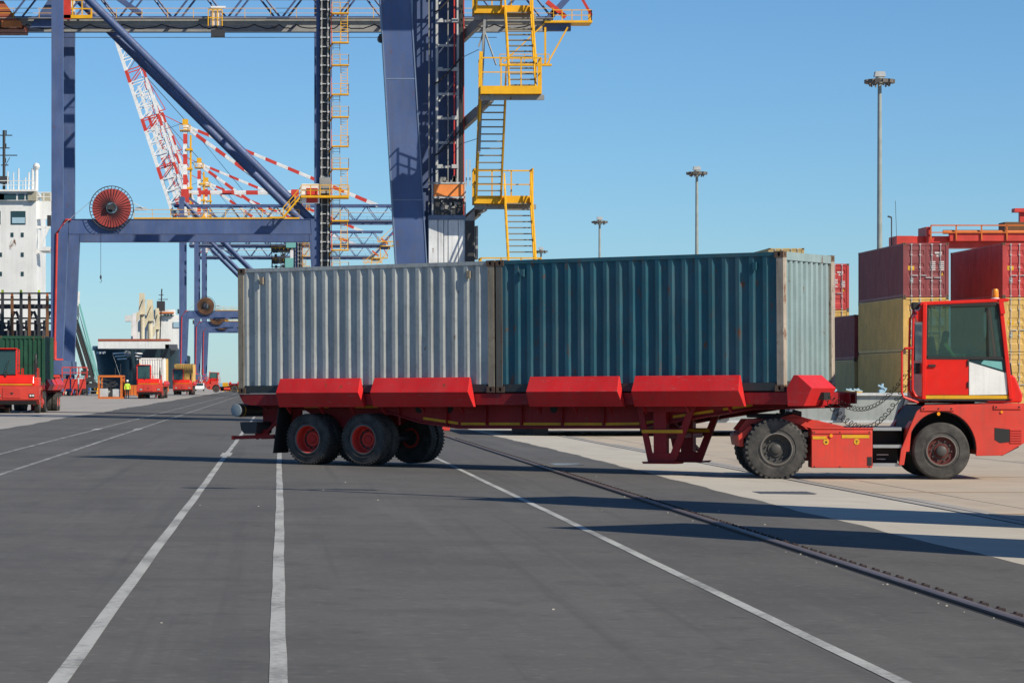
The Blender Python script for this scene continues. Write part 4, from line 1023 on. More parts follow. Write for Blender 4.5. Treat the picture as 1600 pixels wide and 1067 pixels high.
    mb.box(3.0, 5.0, -3.4, 3.4, 48.0, 51.8, 1); mb.box(-25.6, -23.6, -3.6, 3.6, 48.4, 51.9, 1); mb.build('apex_strut', rw_, Cn, smooth=False)
    mb = MB(); mb.bar((-24.2, -3.2, 50), (-16.0, -3.2, 44.2), .6); mb.build('girder_knee', bl, Cn)
    if boom_up:
        mb = MB(); a = V(-27.6, 0, 45.0); b = V(-43.0, 0, 92.0); d = (b - a).normalized(); u = V(d.z, 0, -d.x)   # u points to land side
        n = 15
        for y in (-3.2, 3.2):
            for i in range(n):
                p = a.lerp(b, i/n) + V(0,y,0); q = a.lerp(b, (i+1)/n) + V(0,y,0); h0 = u*(4.4 if i < n-3 else 4.4 - .7*(i - n + 3)); h1 = u*(4.4 if i + 1 < n-3 else 4.4 - .7*(i + 1 - n + 3))
                mi = 1 if i % 4 == 3 else 0
                mb.bar(p, q, .8, mi=mi); mb.bar(p + h0, q + h1, .65, mi=mi)
                mb.bar(p, p + h0, .26, mi=1 if i % 4 == 0 else 0); mb.bar(p, q + h1, .24, mi=mi)
        for i in range(n + 1):
            p = a.lerp(b, i/n); mb.bar(p + V(0,-3.2,0), p + V(0,3.2,0), .25, mi=i % 2); 
            if i < n: mb.bar(p + u*3.6 + V(0,-3.2,0), a.lerp(b, (i+1)/n) + u*3.6 + V(0,3.2,0), .18, mi=(i+1) % 2)
        mb.build('raised_boom', rw_, Cn, smooth=False)
        mb = MB(); mb.box(-27.6, -26.9, -1.2, 1.2, 45, 46.5); mb.build('boom_hinge', M['dark'], Cn); mb = MB()
        pA = a.lerp(b, .55) + u*4.4; mb.bar(pA, pA + u*2.2, .25, mi=0); mb.bar(pA + u*2.2, a.lerp(b, .75) + u*4.4, .2); mb.bar(pA, (-25, 0, 68.8), .2)
        mb.build('boom_stay', M['cred'], Cn)
        mb = MB()
        for y in (-.6, .6): mb.tube(a.lerp(b, .75) + u*4.4 + V(0,y,0), (-24.6, y, 70), .07, 5)
        mb.tube(a.lerp(b, .45) + u*4.4, (-24.6, 0, 69.5), .06, 5); mb.tube((-24.6,0,70), (-9,0,51), .06, 5)
        mb.build('hoist_rope', M['dark'], Cn)
    if boom_up:
        mb = MB(); mb.box(-2.6, 3.6, -3.4, 3.4, 41.6, 43.0); rnd = random.Random(8)
        for i in range(16): x_ = rnd.uniform(-2.4, 3.0); z_ = rnd.uniform(38.0, 41.4); mb.box(x_, x_ + rnd.uniform(.4, 1.2), -3.6, rnd.uniform(-3, 0), z_, z_ + rnd.uniform(.3, 1.1))
        for x_ in (-2.4, .4, 3.2): mb.bar((x_, -3.4, 36.8), (x_, -3.4, 42), .2)
        mb.bar((-2.6, -3.4, 37.0), (3.6, -3.4, 37.0), .3); tl = mb.build('trolley', M['dark'], Cn, smooth=False)
        mb = MB(); mb.box(1.6, 4.2, -4.4, -2.4, 36.6, 39.6); mb.build('operator_cab', M['teal'], tl, bevel=.1)
        mb = MB(); mb.box(3.2, 5.6, -4.3, -2.6, 37.4, 42.0); mb.build('cab_house', M['cwhite'], tl)
        mb = MB(); rail_fence(mb, [(-2.6, -3.9, 42.2), (3.8, -3.9, 42.2)], 1.1, 1.3, .07); mb.build('trolley_rail', M['yellow'], tl)
    else:
        mb = MB(); mb.tube((-20.3, -9.5, 13.9), (-20.3, -9.5, 18.6), .025, 5); hw = mb.build('hoist_wire', M['dark'], Cn)
        mb = MB(); mb.lathe([(0,13.4),(.09,13.45),(.12,13.7),(.05,13.9),(0,13.9)], (-20.3,-9.5,0), 'z', 10); mb.sweep([(-20.3,-9.5,13.45),(-20.2,-9.5,13.2),(-20.28,-9.5,13.02),(-20.42,-9.5,13.1)], .04, 6); mb.build('hook', M['dark'], hw)
    if trolley_x is not None:
        x = trolley_x; mb = MB(); mb.box(x - 3.4, x + 3.6, -3.0, 3.0, 42.5, 43.3); mb.prism([(x - 2.8,43.2),(x + 3.2,43.2),(x + 1.4,45.6),(x - 1.0,45.6)], 'y', -4.6, -3.4); tr = mb.build('trolley', M['rustred'], Cn, smooth=False)
        mb = MB(); mb.box(x + 1.2, x + 3.4, -4.7, -3.2, 42.6, 43.3); mb.build('trolley_bumper', M['orange'], tr)
        mb = MB(); mb.prism([(x - 2.6,46.0),(x + .2,46.0),(x - .6,44.2),(x - 1.9,44.2)], 'y', -4.9, -4.65); mb.bar((x + 2, -4.8, 46.3), (x + 4, -4.8, 47.2), .5); mb.build('trolley_arm', M['cwhite'], tr, smooth=False)
        mb = MB(); mb.prism([(x + 4.4,42.6),(x + 8.2,42.6),(x + 8.2,46.2),(x + 6.8,46.2)], 'y', -4.2, -3.6); mb.build('boom_hinge', bl, Cn, smooth=False)
        mb = MB(); rail_fence(mb, [(x + 8.3, -5.2, 43.6), (x + 11.6, -5.2, 43.6)], 2.0, 1.2, .07); mb.box(x + 8.3, x + 11.6, -5.3, -4.9, 43.5, 43.9); mb.build('hinge_platform', M['yellow'], Cn)
        mb = MB(); mb.box(x + 8.2, x + 9.2, -5.3, -4.9, 43.4, 47.5); mb.build('hinge_post', M['cred'], Cn)
        # maintenance cage under the girder
        mb = MB(); mb.box(-8.0, -6.8, -5.2, -4.2, 42.7, 44.9); mb.bar((-7.9,-5.2,44.8),(-6.2,-5.2,44.8),.2); cg = mb.build('service_cage', M['cwhite'], Cn)
        mb = MB(); rail_fence(mb, [(-8.2,-5.4,42.6),(-6.6,-5.4,42.6)], 1.9, .55, .06); mb.build('cage_rail', M['yellow'], cg)
        mb = MB(); mb.box(-7.9, -6.3, -5.3, -4.4, 41.4, 42.2); mb.bar((-7.3,-4.8,42.7),(-7.3,-4.8,41.4),.3); mb.build('floodlight', M['dark'], cg)
    return Cn
M['reel'] = paint('reel_red', (.46,.065,.055), .6, .25, .0, .0, sc=2)
M['ladgrey'] = paint('ladder_grey', (.36,.34,.26), .5, .2, .1, .1)
craneA = build_crane(False, trolley_x=-33.2); craneA.location = (0, 343.5, 0)
tag(craneA, 'tall blue gantry crane with big red cable reel and level girder across the top', 'crane', 'quay cranes')
craneB = build_crane(True); craneB.location = (0, 767.5, 0)
tag(craneB, 'blue crane with the tallest raised red and white boom, nearest of three in line', 'crane', 'quay cranes')
craneC = copy_tree(craneB); craneC.location = (0, 900, 0); craneC['label'] = 'blue crane with raised red and white boom, middle one of three in line'
craneD = copy_tree(craneB); craneD.location = (0, 985, 0); craneD['label'] = 'blue crane with raised red and white boom, farthest and lowest of three in line'

# ---- the near crane: land side leg, lift and stair behind the containers
def near_crane():
    Cn = empty('gantry_crane', (0, 0, 0)); bl = M['blue']; Z = 122.0
    def leg(y0, y1, name='slanted_leg'):
        mb = MB(); pr = [(3.60,27),(4.85,27),(6.32,2.6),(5.05,2.6)]
        mb.prism(pr, 'y', y0, y1); o = mb.build(name, bl, Cn, smooth=False)
        mb = MB()
        for (z) in (9.2, 14.2, 19.5):
            xa = 5.05 + (27 - 2.6 - (27 - z))*0 + (2.6 - z)*(-1)*0
            f = (z - 2.6)/24.4; mb.box(5.05 - 1.45*f - .012, 6.32 - 1.47*f + .012, y0 - .012, y0 + .02, z, z + .05)
        for f0 in (0, 1):
            xb, xt = (5.05, 3.60) if not f0 else (6.32, 4.85)
            mb.bar((xb, y0 - .005, 2.6), (xt, y0 - .005, 27), .05, .05, up=(0,1,0))
        mb.build('weld_flange', M['bluelight'], o, smooth=False)
        return o
    l1 = leg(Z - .3, Z + 1.2)
    mb = MB(); f = (14.9 - 2.6)/24.4; xx = 5.05 - 1.45*f; mb.tube((xx - .12, Z - .2, 15.9), (xx - .12, Z + .1, 15.9), .16, 12); mb.box(xx - .2, xx + .02, Z - .15, Z + .05, 15.75, 16.1); mb.build('lifting_lug', M['dark'], l1)
    mb = MB(); mb.box(5.62, 7.72, Z + 2.4, Z + 4.2, 2.6, 27); cl = mb.build('leg_column', bl, Cn, smooth=False)
    mb = MB(); mb.box(5.62, 7.72, Z + 17, Z + 18.8, 2.6, 27); mb.build('leg_column', bl, Cn, smooth=False)
    mb = MB(); mb.box(4.6, 6.2, Z - 4, Z + 24, 2.4, 4.4); mb.build('sill_beam', bl, Cn, smooth=False)
    for y in (Z - 3, Z + 2.5, Z + 17, Z + 22.5):
        mb = MB(); mb.prism([(y - 2,.6),(y - 1.9,1.4),(y - .5,2.5),(y + .5,2.5),(y + 1.9,1.4),(y + 2,.6)], 'x', 4.95, 5.7); bo = mb.build('bogie', bl, Cn, smooth=False)
        mb = MB()
        for k in (-1.4, -.5, .5, 1.4): mb.tube((5.25, y + k, .33), (5.42, y + k, .33), .34, 14)
        mb.build('bogie_wheel', M['dark'], bo)
    mb = MB(); mb.box(5.1, 5.55, 98.0, Z - 4.8, .35, .75); bo = mb.build('buffer_beam', M['dark'], Cn)
    mb = MB(); mb.box(5.02, 5.62, 97.2, 98.0, .08, .78); mb.build('rail_buffer', M['cred'], bo, bevel=.03)
    mb = MB(); mb.box(-25, 7.5, Z - .4, Z + 1.3, 27, 29.2); mb.box(-25, 7.5, Z + 18.9, Z + 20.6, 27, 29.2); mb.build('portal_beam', bl, Cn)
    for y in (Z - .3, Z + 19):
        mb = MB(); mb.prism([(-25.9,27),(-23.9,27),(-24.6,.2),(-25.9,.2)], 'y', y, y + 1.5); mb.build('sea_leg', bl, Cn, smooth=False)
    # lift mast in front of the column
    ym = Z + 1.6
    mb = MB()
    for x, w_ in ((6.60, .10), (7.48, .10)): mb.bar((x, ym, 4), (x, ym, 26.5), w_)
    mast = mb.build('lift_mast', M['lightgrey'], Cn, smooth=False)
    mb = MB()
    for x in (6.26, 7.06): mb.bar((x, ym - .15, 4), (x, ym - .15, 26.5), .045)
    mb.build('guide_cable', M['steelgrey'], mast)
    z = 4.6; k = 0
    while z < 26:
        mb = MB(); mb.bar((6.60, ym + .02, z), (7.48, ym + .02, z), .07, .10)
        if k % 2 == 0:
            mb.box(6.60, 6.84, ym - .12, ym + .02, z - .06, z + .10); mb.box(7.22, 7.48, ym - .12, ym + .02, z - .06, z + .10); mb.bar((6.6, ym + .1, z - .1), (6.6, ym + .9, z - .1), .06); mb.bar((7.48, ym + .1, z - .1), (7.48, ym + .9, z - .1), .06)
        else: mb.bar((6.68, ym + .05, z - .3), (7.40, ym + .6, z + .6), .05)
        mb.build('mast_bracket', M['lightgrey'], Cn, smooth=False); z += 1.02; k += 1
    mb = MB(); mb.bar((7.33, ym - .06, 6), (7.33, ym - .06, 26.5), .055); mb.bar((7.74, ym + .2, 4), (7.74, ym + .2, 26.5), .05); mb.build('red_conduit', M['cred'], mast)
    mb = MB(); mb.box(7.55, 7.72, ym + .05, ym + .7, 4, 26.5); mb.bar((7.62, ym - .1, 4), (7.62, ym - .1, 26.5), .06); mb.build('cable_tray', M['dark'], mast, smooth=False)
    for z_ in (8.0, 11.0, 14, 17, 20): mb = MB(); mb.sweep([(7.6, ym - .1, z_ + 1.3), (7.3, ym - .3, z_ + .9), (6.7, ym - .3, z_ + .3), (6.5, ym - .1, z_ + .2)], .035, 5); mb.build('loose_cable', M['black'], mast)
    # lift car with orange panel
    mb = MB()
    x0, x1, z0, z1 = 6.36, 7.72, 9.38, 9.98
    for (a, b) in (((x0, z0), (x1, z0)), ((x0, z1), (x1, z1)), ((x0, z0 - .75), (x0, z1)), ((x1, z0 - .75), (x1, z1))): mb.bar((a[0], ym - 1.0, a[1]), (b[0], ym - 1.0, b[1]), .07)
    mb.bar((x0, ym - 1.0, z1), (x0, ym - .1, z1), .07); mb.bar((x1, ym - 1.0, z1), (x1, ym - .1, z1), .07); mb.bar((6.2, ym - .9, z1 + .03), (x0, ym - 1, z1 + .03), .05)
    for (xx_) in (7.80, 7.95): mb.bar((xx_, ym - .6, z1 - .1), (xx_, ym - .6, z1 + 1.0), .05)
    car = mb.build('lift_car', M['lightgrey'], Cn, smooth=False)
    mb = MB(); mb.box(x0 + .06, x1 - .05, ym - 1.01, ym - .96, z0 + .05, z1 - .05); mb.build('orange_panel', M['orange2'], car)
    mb = MB(); mb.box(x0 + .08, x1 - .1, ym - .9, ym - .2, z0 - .75, z0 - .06); mb.build('lift_machine', M['dark'], car)
    mb = MB(); rnd = random.Random(3)
    for i in range(14): xx_ = rnd.uniform(x0 + .1, x1 - .2); mb.box(xx_, xx_ + rnd.uniform(.05, .2), ym - .95, ym - .85, *(lambda q: (q, q + rnd.uniform(.05, .16)))(rnd.uniform(z0 - .7, z0 - .2)))
    for i in range(9): xx_ = rnd.uniform(x0 + .25, x1 - .4); mb.box(xx_, xx_ + .12, ym - .9, ym - .6, z1 + .03, z1 + rnd.uniform(.08, .3))
    tag(mb.build('lift_fitting', M['steelgrey'], car, smooth=False), kind='stuff')
    # base cabinet with ribbed panels
    mb = MB(); mb.box(6.22, 7.72, ym - 1.0, ym - .1, 2.0, 8.56); mb.prism([(7.72,2.0),(8.12,2.0),(8.12,8.9),(7.72,8.5)], 'y', ym - 1.1, ym + .4); cb = mb.build('lift_cabinet', M['cabgrey'], Cn, smooth=False)
    for i, x in enumerate((6.20, 6.60, 6.84, 7.02, 7.44)):
        w_ = (.37, .21, .15, .40, .27)[i]; mb = MB(); mb.box(x, x + w_, ym - 1.05, ym - 1.0, 2.0, 8.45); mb.build('cabinet_panel', M['cabwhite'], cb, bevel=.015)
    mb = MB(); mb.box(6.20, 7.74, ym - 1.08, ym - .98, 8.46, 8.64); mb.build('cabinet_top', M['bluelight'], cb)
    mb = MB(); mb.box(8.16, 8.26, ym - 1.0, ym - .5, 6.8, 8.2); mb.build('side_box', M['steelgrey'], cb)
    mb = MB(); mb.box(7.73, 8.10, ym - 1.13, ym - 1.10, 2.0, 8.4); mb.build('dark_door', M['dark'], cb)
    # yellow stair: landings, flights with treads
    L = [5.45, 9.3, 13.45, 17.15, 21.2]
    yn0, yn1, yf0, yf1 = 117.7, 118.9, 121.5, 122.7
    xa0, xa1, xb0, xb1 = 8.05, 9.18, 9.24, 10.45
    for i, z in enumerate(L):
        near = i % 2 == 0; y0, y1 = (yn0, yn1) if near else (yf0, yf1)
        mb = MB(); mb.box(xa0, xb1, y0, y1, z - .05, z); 
        ln = mb.build('landing', M['grating'], Cn)
        mb = MB(); mb.box(xa0 - .02, xb1 + .02, y0 - .03, y0, z - .24, z + .08); mb.box(xa0 - .02, xb1 + .02, y1, y1 + .03, z - .24, z + .08); mb.box(xa0 - .03, xa0, y0, y1, z - .24, z + .08); mb.box(xb1, xb1 + .03, y0, y1, z - .24, z + .08); mb.build('landing_edge', M['yellow'], ln, smooth=False)
        mb = MB(); mb.bar((7.7, ym + .6, z - .95), (8.3, ym - .6, z - .45), .18, .42); mb.bar((8.3, ym - .6, z - .42), (8.5, y0 + .2, z - .35), .16, .36); mb.bar((xa0, y0 + .3, z - .36), (xb1 + .15, y0 + .3, z - .36), .18, .2); mb.build('landing_arm', M['steelgrey'], ln, smooth=False)
        mb = MB()
        e = y0 if near else y1
        rail_fence(mb, [(xa0, e, z + .05), (xb1, e, z + .05)], 1.15, .85, .028); rail_fence(mb, [(xa0, y0, z + .05), (xa0, y1, z + .05)], 1.15, .7, .026); rail_fence(mb, [(xb1, y0, z + .05), (xb1, y1, z + .05)], 1.15, .7, .026)
        mb.build('landing_rail', M['yellow'], ln, smooth=False)
    tr0 = None
    for i in range(4):
        z0, z1 = L[i], L[i+1]; up = i % 2 == 0
        x0, x1 = (xb0, xb1 - .05) if up else (xa0 + .02, xa1)
        ys, ye = (yn1, yf0) if up else (yf0, yn1)
        mb = MB()
        for x in (x0 + .05, x1 - .05): mb.bar((x, ys, z0), (x, ye, z1), .07, .24)
        fl = mb.build('stair_flight', M['yellow'], Cn, smooth=False)
        mb = MB()
        for x in (x0 + .03, x1 - .03):
            d = V(0, ye - ys, z1 - z0); n = V(0, 0, 1.0)
            mb.bar(V(x, ys, z0) + n, V(x, ye, z1) + n, .055)
            mb.bar(V(x, ys, z0) + n*.55, V(x, ye, z1) + n*.55, .045)
            for k in range(5): p = V(x, ys, z0).lerp(V(x, ye, z1), (k + .3)/5); mb.bar(p, p + n, .05)
        mb.build('stair_rail', M['yellow'], fl, smooth=False)
        nst = 15
        for k in range(1, nst):
            t = k/nst
            if tr0 is None:
                q = MB(); q.box(0, 1.02, -.12, .12, -.02, .02); tr0 = q.build('tread', M['grating'], fl); o = tr0
            else: o = inst(tr0, fl)
            o.location = (x0 + .09, ys + (ye - ys)*t, z0 + (z1 - z0)*t); o.scale = ((x1 - x0 - .18)/1.02, 1, 1)
    # grey davit post
    mb = MB(); mb.bar((8.10, 119.6, 11.0), (8.32, 119.6, 16.4), .10, .20); mb.bar((8.3, 119.6, 16.0), (8.75, 119.0, 14.5), .05); mb.bar((8.28, 119.6, 15.9), (8.08, 119.6, 15.3), .07); mb.tube((8.1, 119.6, 15.2), (7.6, Z + 1.8, 15.3), .015, 5); mb.tube((8.1, 119.6, 11.6), (7.6, Z + 1.8, 11.7), .015, 5); mb.build('davit_post', M['steelgrey'], Cn, smooth=False)
    mb = MB(); mb.bar((8.02, 117.7, 13.5), (8.05, 117.7, 14.9), .14, .05); mb.build('gate_post', M['yellow'], Cn)
    return Cn
M['bluelight'] = paint('crane_blue_edge', (.16,.22,.34), .5, .2, .1, .2)
M['orange2'] = paint('orange_panel', (.92,.30,.08), .5, .1, .0, .15)
M['cabwhite'] = paint('cabinet_white', (.74,.76,.77), .4, .15, .05, .3)
M['cabgrey'] = paint('cabinet_grey', (.30,.31,.33), .45, .2, .05, .3)
M['grating'] = plain('grating', (.22,.20,.15), .6)
cn = near_crane(); tag(cn, 'nearest blue crane leg with yellow stair and orange lift car behind the containers', 'crane', 'quay cranes')

# ------------------------------------------------------------------ container yard on the right
def yard(colr, x, y, z, Hh, label, marks=0, L=12.192, detail=True, frame=None):
    c = container('shipping_container', L, Hh, colr, frame=frame, seed=int(x*7 + z*3 + y), doors=detail, detail=detail, dent=.002, marks=marks)
    # local x -> world +Y (doors face the camera), local y -> world -X : mirror by rotating and shifting
    c.location = (x + 2.438, y, z); c.rotation_euler = (0, 0, R(90))
    return tag(c, label, 'container', 'stacked yard containers')
XC, YB = 33.25, 157.0; zb = .42; hc = 2.896
plinths = []
def plinth(x, y, label):
    mb = MB()
    for yy in (y + .2, y + 11.4): mb.box(x - .1, x + 2.54, yy, yy + .5, gz(30), zb)
    mb.box(x + .1, x + 2.3, y + .7, y + 11.4, gz(30), zb - .1)
    tag(mb.build('stack_plinth', M['palecon']), label, 'plinth')
plinth(XC, YB, 'pale concrete plinth under the maroon and yellow stack')
plinth(38.55, YB, 'pale concrete plinth under the red and yellow stack at the right edge')
yard('c_yel', XC, YB, zb, hc, 'bottom yellow container of the stack topped by the maroon one', 1)
yard('c_yel', XC, YB, zb + hc + .01, hc, 'middle yellow container of the stack topped by the maroon one', 2)
yard('c_maroon', XC, YB, zb + 2*hc + .02, hc, 'dark maroon container with white markings on top of the yellow stack', 3)
yard('c_yel', 38.55, YB, zb, hc, 'bottom yellow container of the right edge stack behind the cab', 4)
yard('c_yel', 38.55, YB, zb + hc + .01, hc, 'middle yellow container of the right edge stack behind the cab', 5)
yard('c_red', 38.55, YB, zb + 2*hc + .02, hc, 'bright red container with warning sticker on the right edge stack', 6)
yard('c_yel2', XC, YB + 13.4, zb, 2.591, 'bottom dull yellow container of the two high stack behind the teal one', 0)
yard('c_maroon', XC, YB + 13.4, zb + 2.60, 2.591, 'maroon container on top of the two high stack behind the teal one', 0)
yard('c_yel', XC, YB + 27.5, zb, hc, 'bottom yellow container of the far stack topped by a red one', 0)
yard('c_yel', XC, YB + 27.5, zb + hc + .01, hc, 'yellow container directly under the far red container beside the teal box', 0)
yard('c_red', XC, YB + 27.5, zb + 2*hc + .02, hc, 'far red container with square stickers just right of the teal box', 8)
for k in range(4):
    yard('c_yel2', XC - .05, YB + 43, zb + k*2.6, 2.591, ['lowest of the four high beige stack farthest back', 'second beige container up in the farthest back stack', 'third beige container up in the farthest back stack', 'beige container whose top edge shows above the teal container'][k], 0)

# long grey hatch cover lying on the apron
hx0, hx1, hy0, hy1 = 7.4, 24.3, 98.0, 108.5
H_ = empty('hatch_cover', (0, 0, gz(12)))
mb = MB(); mb.box(hx0, hx1, hy0, hy1, .50, 1.42); mb.build('cover_body', M['hatch'] if 'hatch' in M else M['lightgrey'], H_, bevel=.03)
mb = MB(); mb.box(hx0 - .05, hx1 + .05, hy0 - .12, hy0, 1.36, 1.45); mb.box(hx0 - .05, hx1 + .05, hy0 - .08, hy0, .46, .54); mb.build('edge_flange', M['lightgrey'], H_)
for x in (9.6, 12.0, 14.9, 17.1, 18.75, 20.85, 22.9):
    mb = MB(); mb.prism([(x - .25, .54), (x + .03, .54), (x + .03, 1.34), (x - .04, 1.34)], 'y', hy0 - .20, hy0 - .001); mb.build('gusset', M['hull'], H_, smooth=False)
for x in (8.5, 13.2, 18, 23): 
    mb = MB(); mb.box(x, x + .5, hy0 + .6, hy1 - .6, 0, .5); mb.build('dunnage', M['black'], H_)
for (pxx, hh) in ((1300, .26), (1328, .18), (1340, .18), (1378, .34)):
    p = px(pxx, 613, 98.3); mb = MB(); mb.box(p.x - .09, p.x + .05, 98.25, 98.45, 1.42, 1.42 + hh*.4); mb.tube((p.x, 98.35, 1.42 + hh*.3), (p.x + .03, 98.35, 1.42 + hh), .045, 8); mb.bar((p.x - .13, 98.3, 1.42 + hh*.85), (p.x + .12, 98.3, 1.42 + hh*.5), .05); mb.bar((p.x + .03, 98.3, 1.42), (p.x + .16, 98.3, 1.42 + hh*.55), .045); mb.build('cleat', M['paleblue'] if 'paleblue' in M else M['white'], H_)
mb = MB(); mb.box(px(1322, 0, 98).x, px(1348, 0, 98).x, 98.05, 98.6, 1.42, 1.50); mb.build('timber_block', M['c_yel'], H_)
mb = MB(); mb.bar((20.8, hy0 - .4, .02), (20.9, hy0 - .1, .48), .2); mb.prism([(16.5,.0),(20.4,.0),(20.0,.16),(17,.16)], 'y', hy0 - 1.2, hy0 - .5); mb.build('lashing_gear', M['steelgrey'], H_, smooth=False)
tag(H_, 'long pale grey steel hatch cover lying on the ground behind the tractor', 'hatch cover')

# red yard gantry behind the stacks
G = empty('yard_gantry', (0, 230, gz(30) - .12))
mb = MB(); mb.box(48.6, 78, -1.0, 1.0, 12.4, 13.3); mb.box(52.0, 78, -1.6, -1.1, 12.9, 13.5); mb.build('girder', M['cred'], G, smooth=False)
mb = MB(); mb.box(47.9, 49.2, -1.5, 1.5, 12.2, 13.3); mb.box(50.2, 50.6, -1.5, 1.5, 12.5, 14.0); mb.build('end_carriage', M['cred'], G, smooth=False)
mb = MB(); rail_fence(mb, [(50.5, -1.7, 13.0), (78, -1.7, 13.0)], 1.1, 2.0, .05); mb.build('walkway_rail', M['orange'], G, smooth=False)
mb = MB(); mb.tube((51.5, -1.4, 13.6), (78, -1.4, 13.6), .16, 8); mb.build('busbar', M['orange'], G)
for x in (48.6, 76):
    for y in (-5, 5):
        mb = MB(); mb.bar((x, y*.2, 12.4), (x, y, 1.0), .8); mb.build('gantry_leg', M['cred'], G); mb = MB(); mb.tube((x - .3, y, .82), (x + .3, y, .82), .7, 16); mb.build('gantry_wheel', M['tyre'], G)
mb = MB(); mb.bar((47.8, 0, 12.2), (47.8, 0, 14.8), .08); mb.bar((48.2, 0, 13.2), (48.1, 0, 16.1), .03); mb.bar((47.8, 0, 14.8), (47.5, 0, 14.9), .12); mb.build('antenna', M['dark'], G)
mb = MB(); mb.bar((58.0, 0, 13.3), (58.0, 0, 15.3), .45); mb.box(57.3, 58.4, -.5, .5, 15.2, 15.5); mb.build('trolley_post', M['cred'], G); mb = MB(); mb.box(56.4, 60.5, -1, 1, 13.7, 14.4); mb.build('trolley_frame', M['brown'], G)
tag(G, 'red yard gantry beam with orange walkway behind the container stacks', 'crane')

# high mast lights
def mast():
    m = empty('light_mast')
    mb = MB(); mb.tube((0,0,0), (0,0,29.4), .30, 14, .17); mb.lathe([(.45,0),(.45,.12),(.3,.3)], (0,0,0), 'z', 14); mb.build('pole', M['galv'], m)
    mb = MB(); mb.lathe([(.3,28.6),(.4,28.8),(.4,29.1),(.2,29.2),(0,29.2)], (0,0,0), 'z', 14)
    for k in range(2): mb.sweep([((.7 + .35*k)*math.cos(2*math.pi*i/20), (.7 + .35*k)*math.sin(2*math.pi*i/20), 28.75) for i in range(21)], .05, 5)
    for i in range(8): t = 2*math.pi*i/8; mb.bar((0,0,28.9), (1.05*math.cos(t), 1.05*math.sin(t), 28.75), .07)
    mb.build('head_frame', M['galv'], m)
    mb = MB(); mb.prism([(-.5,29.2),(.5,29.2),(.42,29.65),(-.42,29.65)], 'y', -.3, .3); mb.build('head_hood', M['lightgrey'], m, smooth=False)
    f0 = None
    for i in range(12):
        t = 2*math.pi*i/12 + .2
        if f0 is None:
            mb = MB(); mb.prism([(-.16,.12),(.22,.20),(.30,-.10),(-.10,-.20)], 'y', -.24, .24); mb.box(-.1, .0, -.06, .06, -.5, -.1); f0 = mb.build('floodlight', M['floodgrey'], m, smooth=False); o = f0
        else: o = inst(f0, m)
        o.location = (1.08*math.cos(t), 1.08*math.sin(t), 28.8); o.rotation_euler = (0, .35, t)
    return m
M['galv'] = paint('galvanised_pole', (.31,.34,.32), .5, .1, .0, .1)
M['floodgrey'] = paint('flood_grey', (.17,.15,.13), .5, .2, .1, .1)
m0 = mast()
for i, (yy, lb) in enumerate(((264, 'tallest looking light mast, above the maroon container stack'), (379.7, 'light mast standing above the teal container, second from the right'), (495, 'light mast third from the right, small in the sky'), (606, 'farthest light mast, its head just above the containers by the yellow stair'))):
    m = m0 if i == 0 else copy_tree(m0)
    m.location = (53.8, yy, gz(30)); tag(m, lb, 'light mast', 'row of high mast lights')

# ------------------------------------------------------------------ trucks waiting on the left apron
def truck(xc, yf, col_list, tl, trl, cl, rz=-90):
    t = copy_tree(tractor); t.rotation_euler = (0, 0, R(rz)); t.location = (xc, yf + 5.0, gz(-12)); t['label'] = tl
    r = copy_tree(trailer); r.rotation_euler = (0, 0, R(-90)); r.location = (xc - 1.219, yf + 5.0 + 11.8, gz(-12)); r['label'] = trl
    bpy.context.view_layer.update()
    for (colr, L, x, lb) in col_list:
        c = container('shipping_container', L, 2.591, colr, seed=int(yf) + int(x), dent=.004); tag(c, lb, 'container')
        on_trailer(r, c, x)
    return t, r
tk1, _ = truck(-13.55, 150, [('c_green', 6.058, 6.1, 'dark green container on the trailer of the leftmost red tractor')],
      'red terminal tractor facing the camera at the left edge, largest of the waiting ones', 'red trailer under the dark green container at the left edge', '')
tk2, _ = truck(-12.75, 288, [('c_white', 6.058, 6.1, 'white ribbed container behind the waiting red tractor next to the worker'), ('c_yel', 6.058, 0, 'yellow container half hidden behind the white one on the waiting trailer')],
      'red terminal tractor facing the camera in front of the white container', 'red trailer under the white container beside the worker', '')
tk3, _ = truck(-12.55, 380, [('c_yel', 12.116, 0.05, 'yellow ribbed container on the third waiting trailer')],
      'red terminal tractor facing the camera in front of the yellow container', 'red trailer under the yellow container near the far crane legs', '')
# a far tractor crossing
tk4 = copy_tree(tractor); tk4.rotation_euler = (0, 0, R(180)); tk4.location = (-7.4, 482, gz(-9)); tk4['label'] = 'small red tractor seen from the side far down the road'
tr4 = copy_tree(trailer); tr4.rotation_euler = (0, 0, R(180)); tr4.location = (-7.4 + 11.8, 482 + 1.219, gz(-9)); tr4['label'] = 'empty red trailer far down the road behind the grey container'
# truck mostly out of frame on the left
# orange open rack, worker, barriers
Q = empty('lashing_bin', (px(172, 0, 287).x, 287, gz(-18)))
mb = MB()
for x in (-1.1, 1.1):
    for y in (0, 5.0): mb.bar((x, y, 0), (x, y, 2.25), .18)
    for z in (.09, 2.2): mb.bar((x, 0, z), (x, 5.0, z), .18)
for y in (0, 5.0):
    for z in (.09, 2.2): mb.bar((-1.1, y, z), (1.1, y, z), .2)
mb.build('bin_frame', M['orange'], Q, smooth=False)
mb = MB(); mb.box(1.0, 1.06, .1, 4.9, .2, 2.1); mb.build('side_sheet', M['orange'], Q)
mb = MB(); rnd = random.Random(9)
for i in range(30): mb.bar((rnd.uniform(-.95,.9), rnd.uniform(.1,.6), rnd.uniform(.9,2.0)), (rnd.uniform(-.95,.9), rnd.uniform(.1,.6), rnd.uniform(.7,1.9)), .07)
mb.build('lashing_rods', M['dark'], Q)
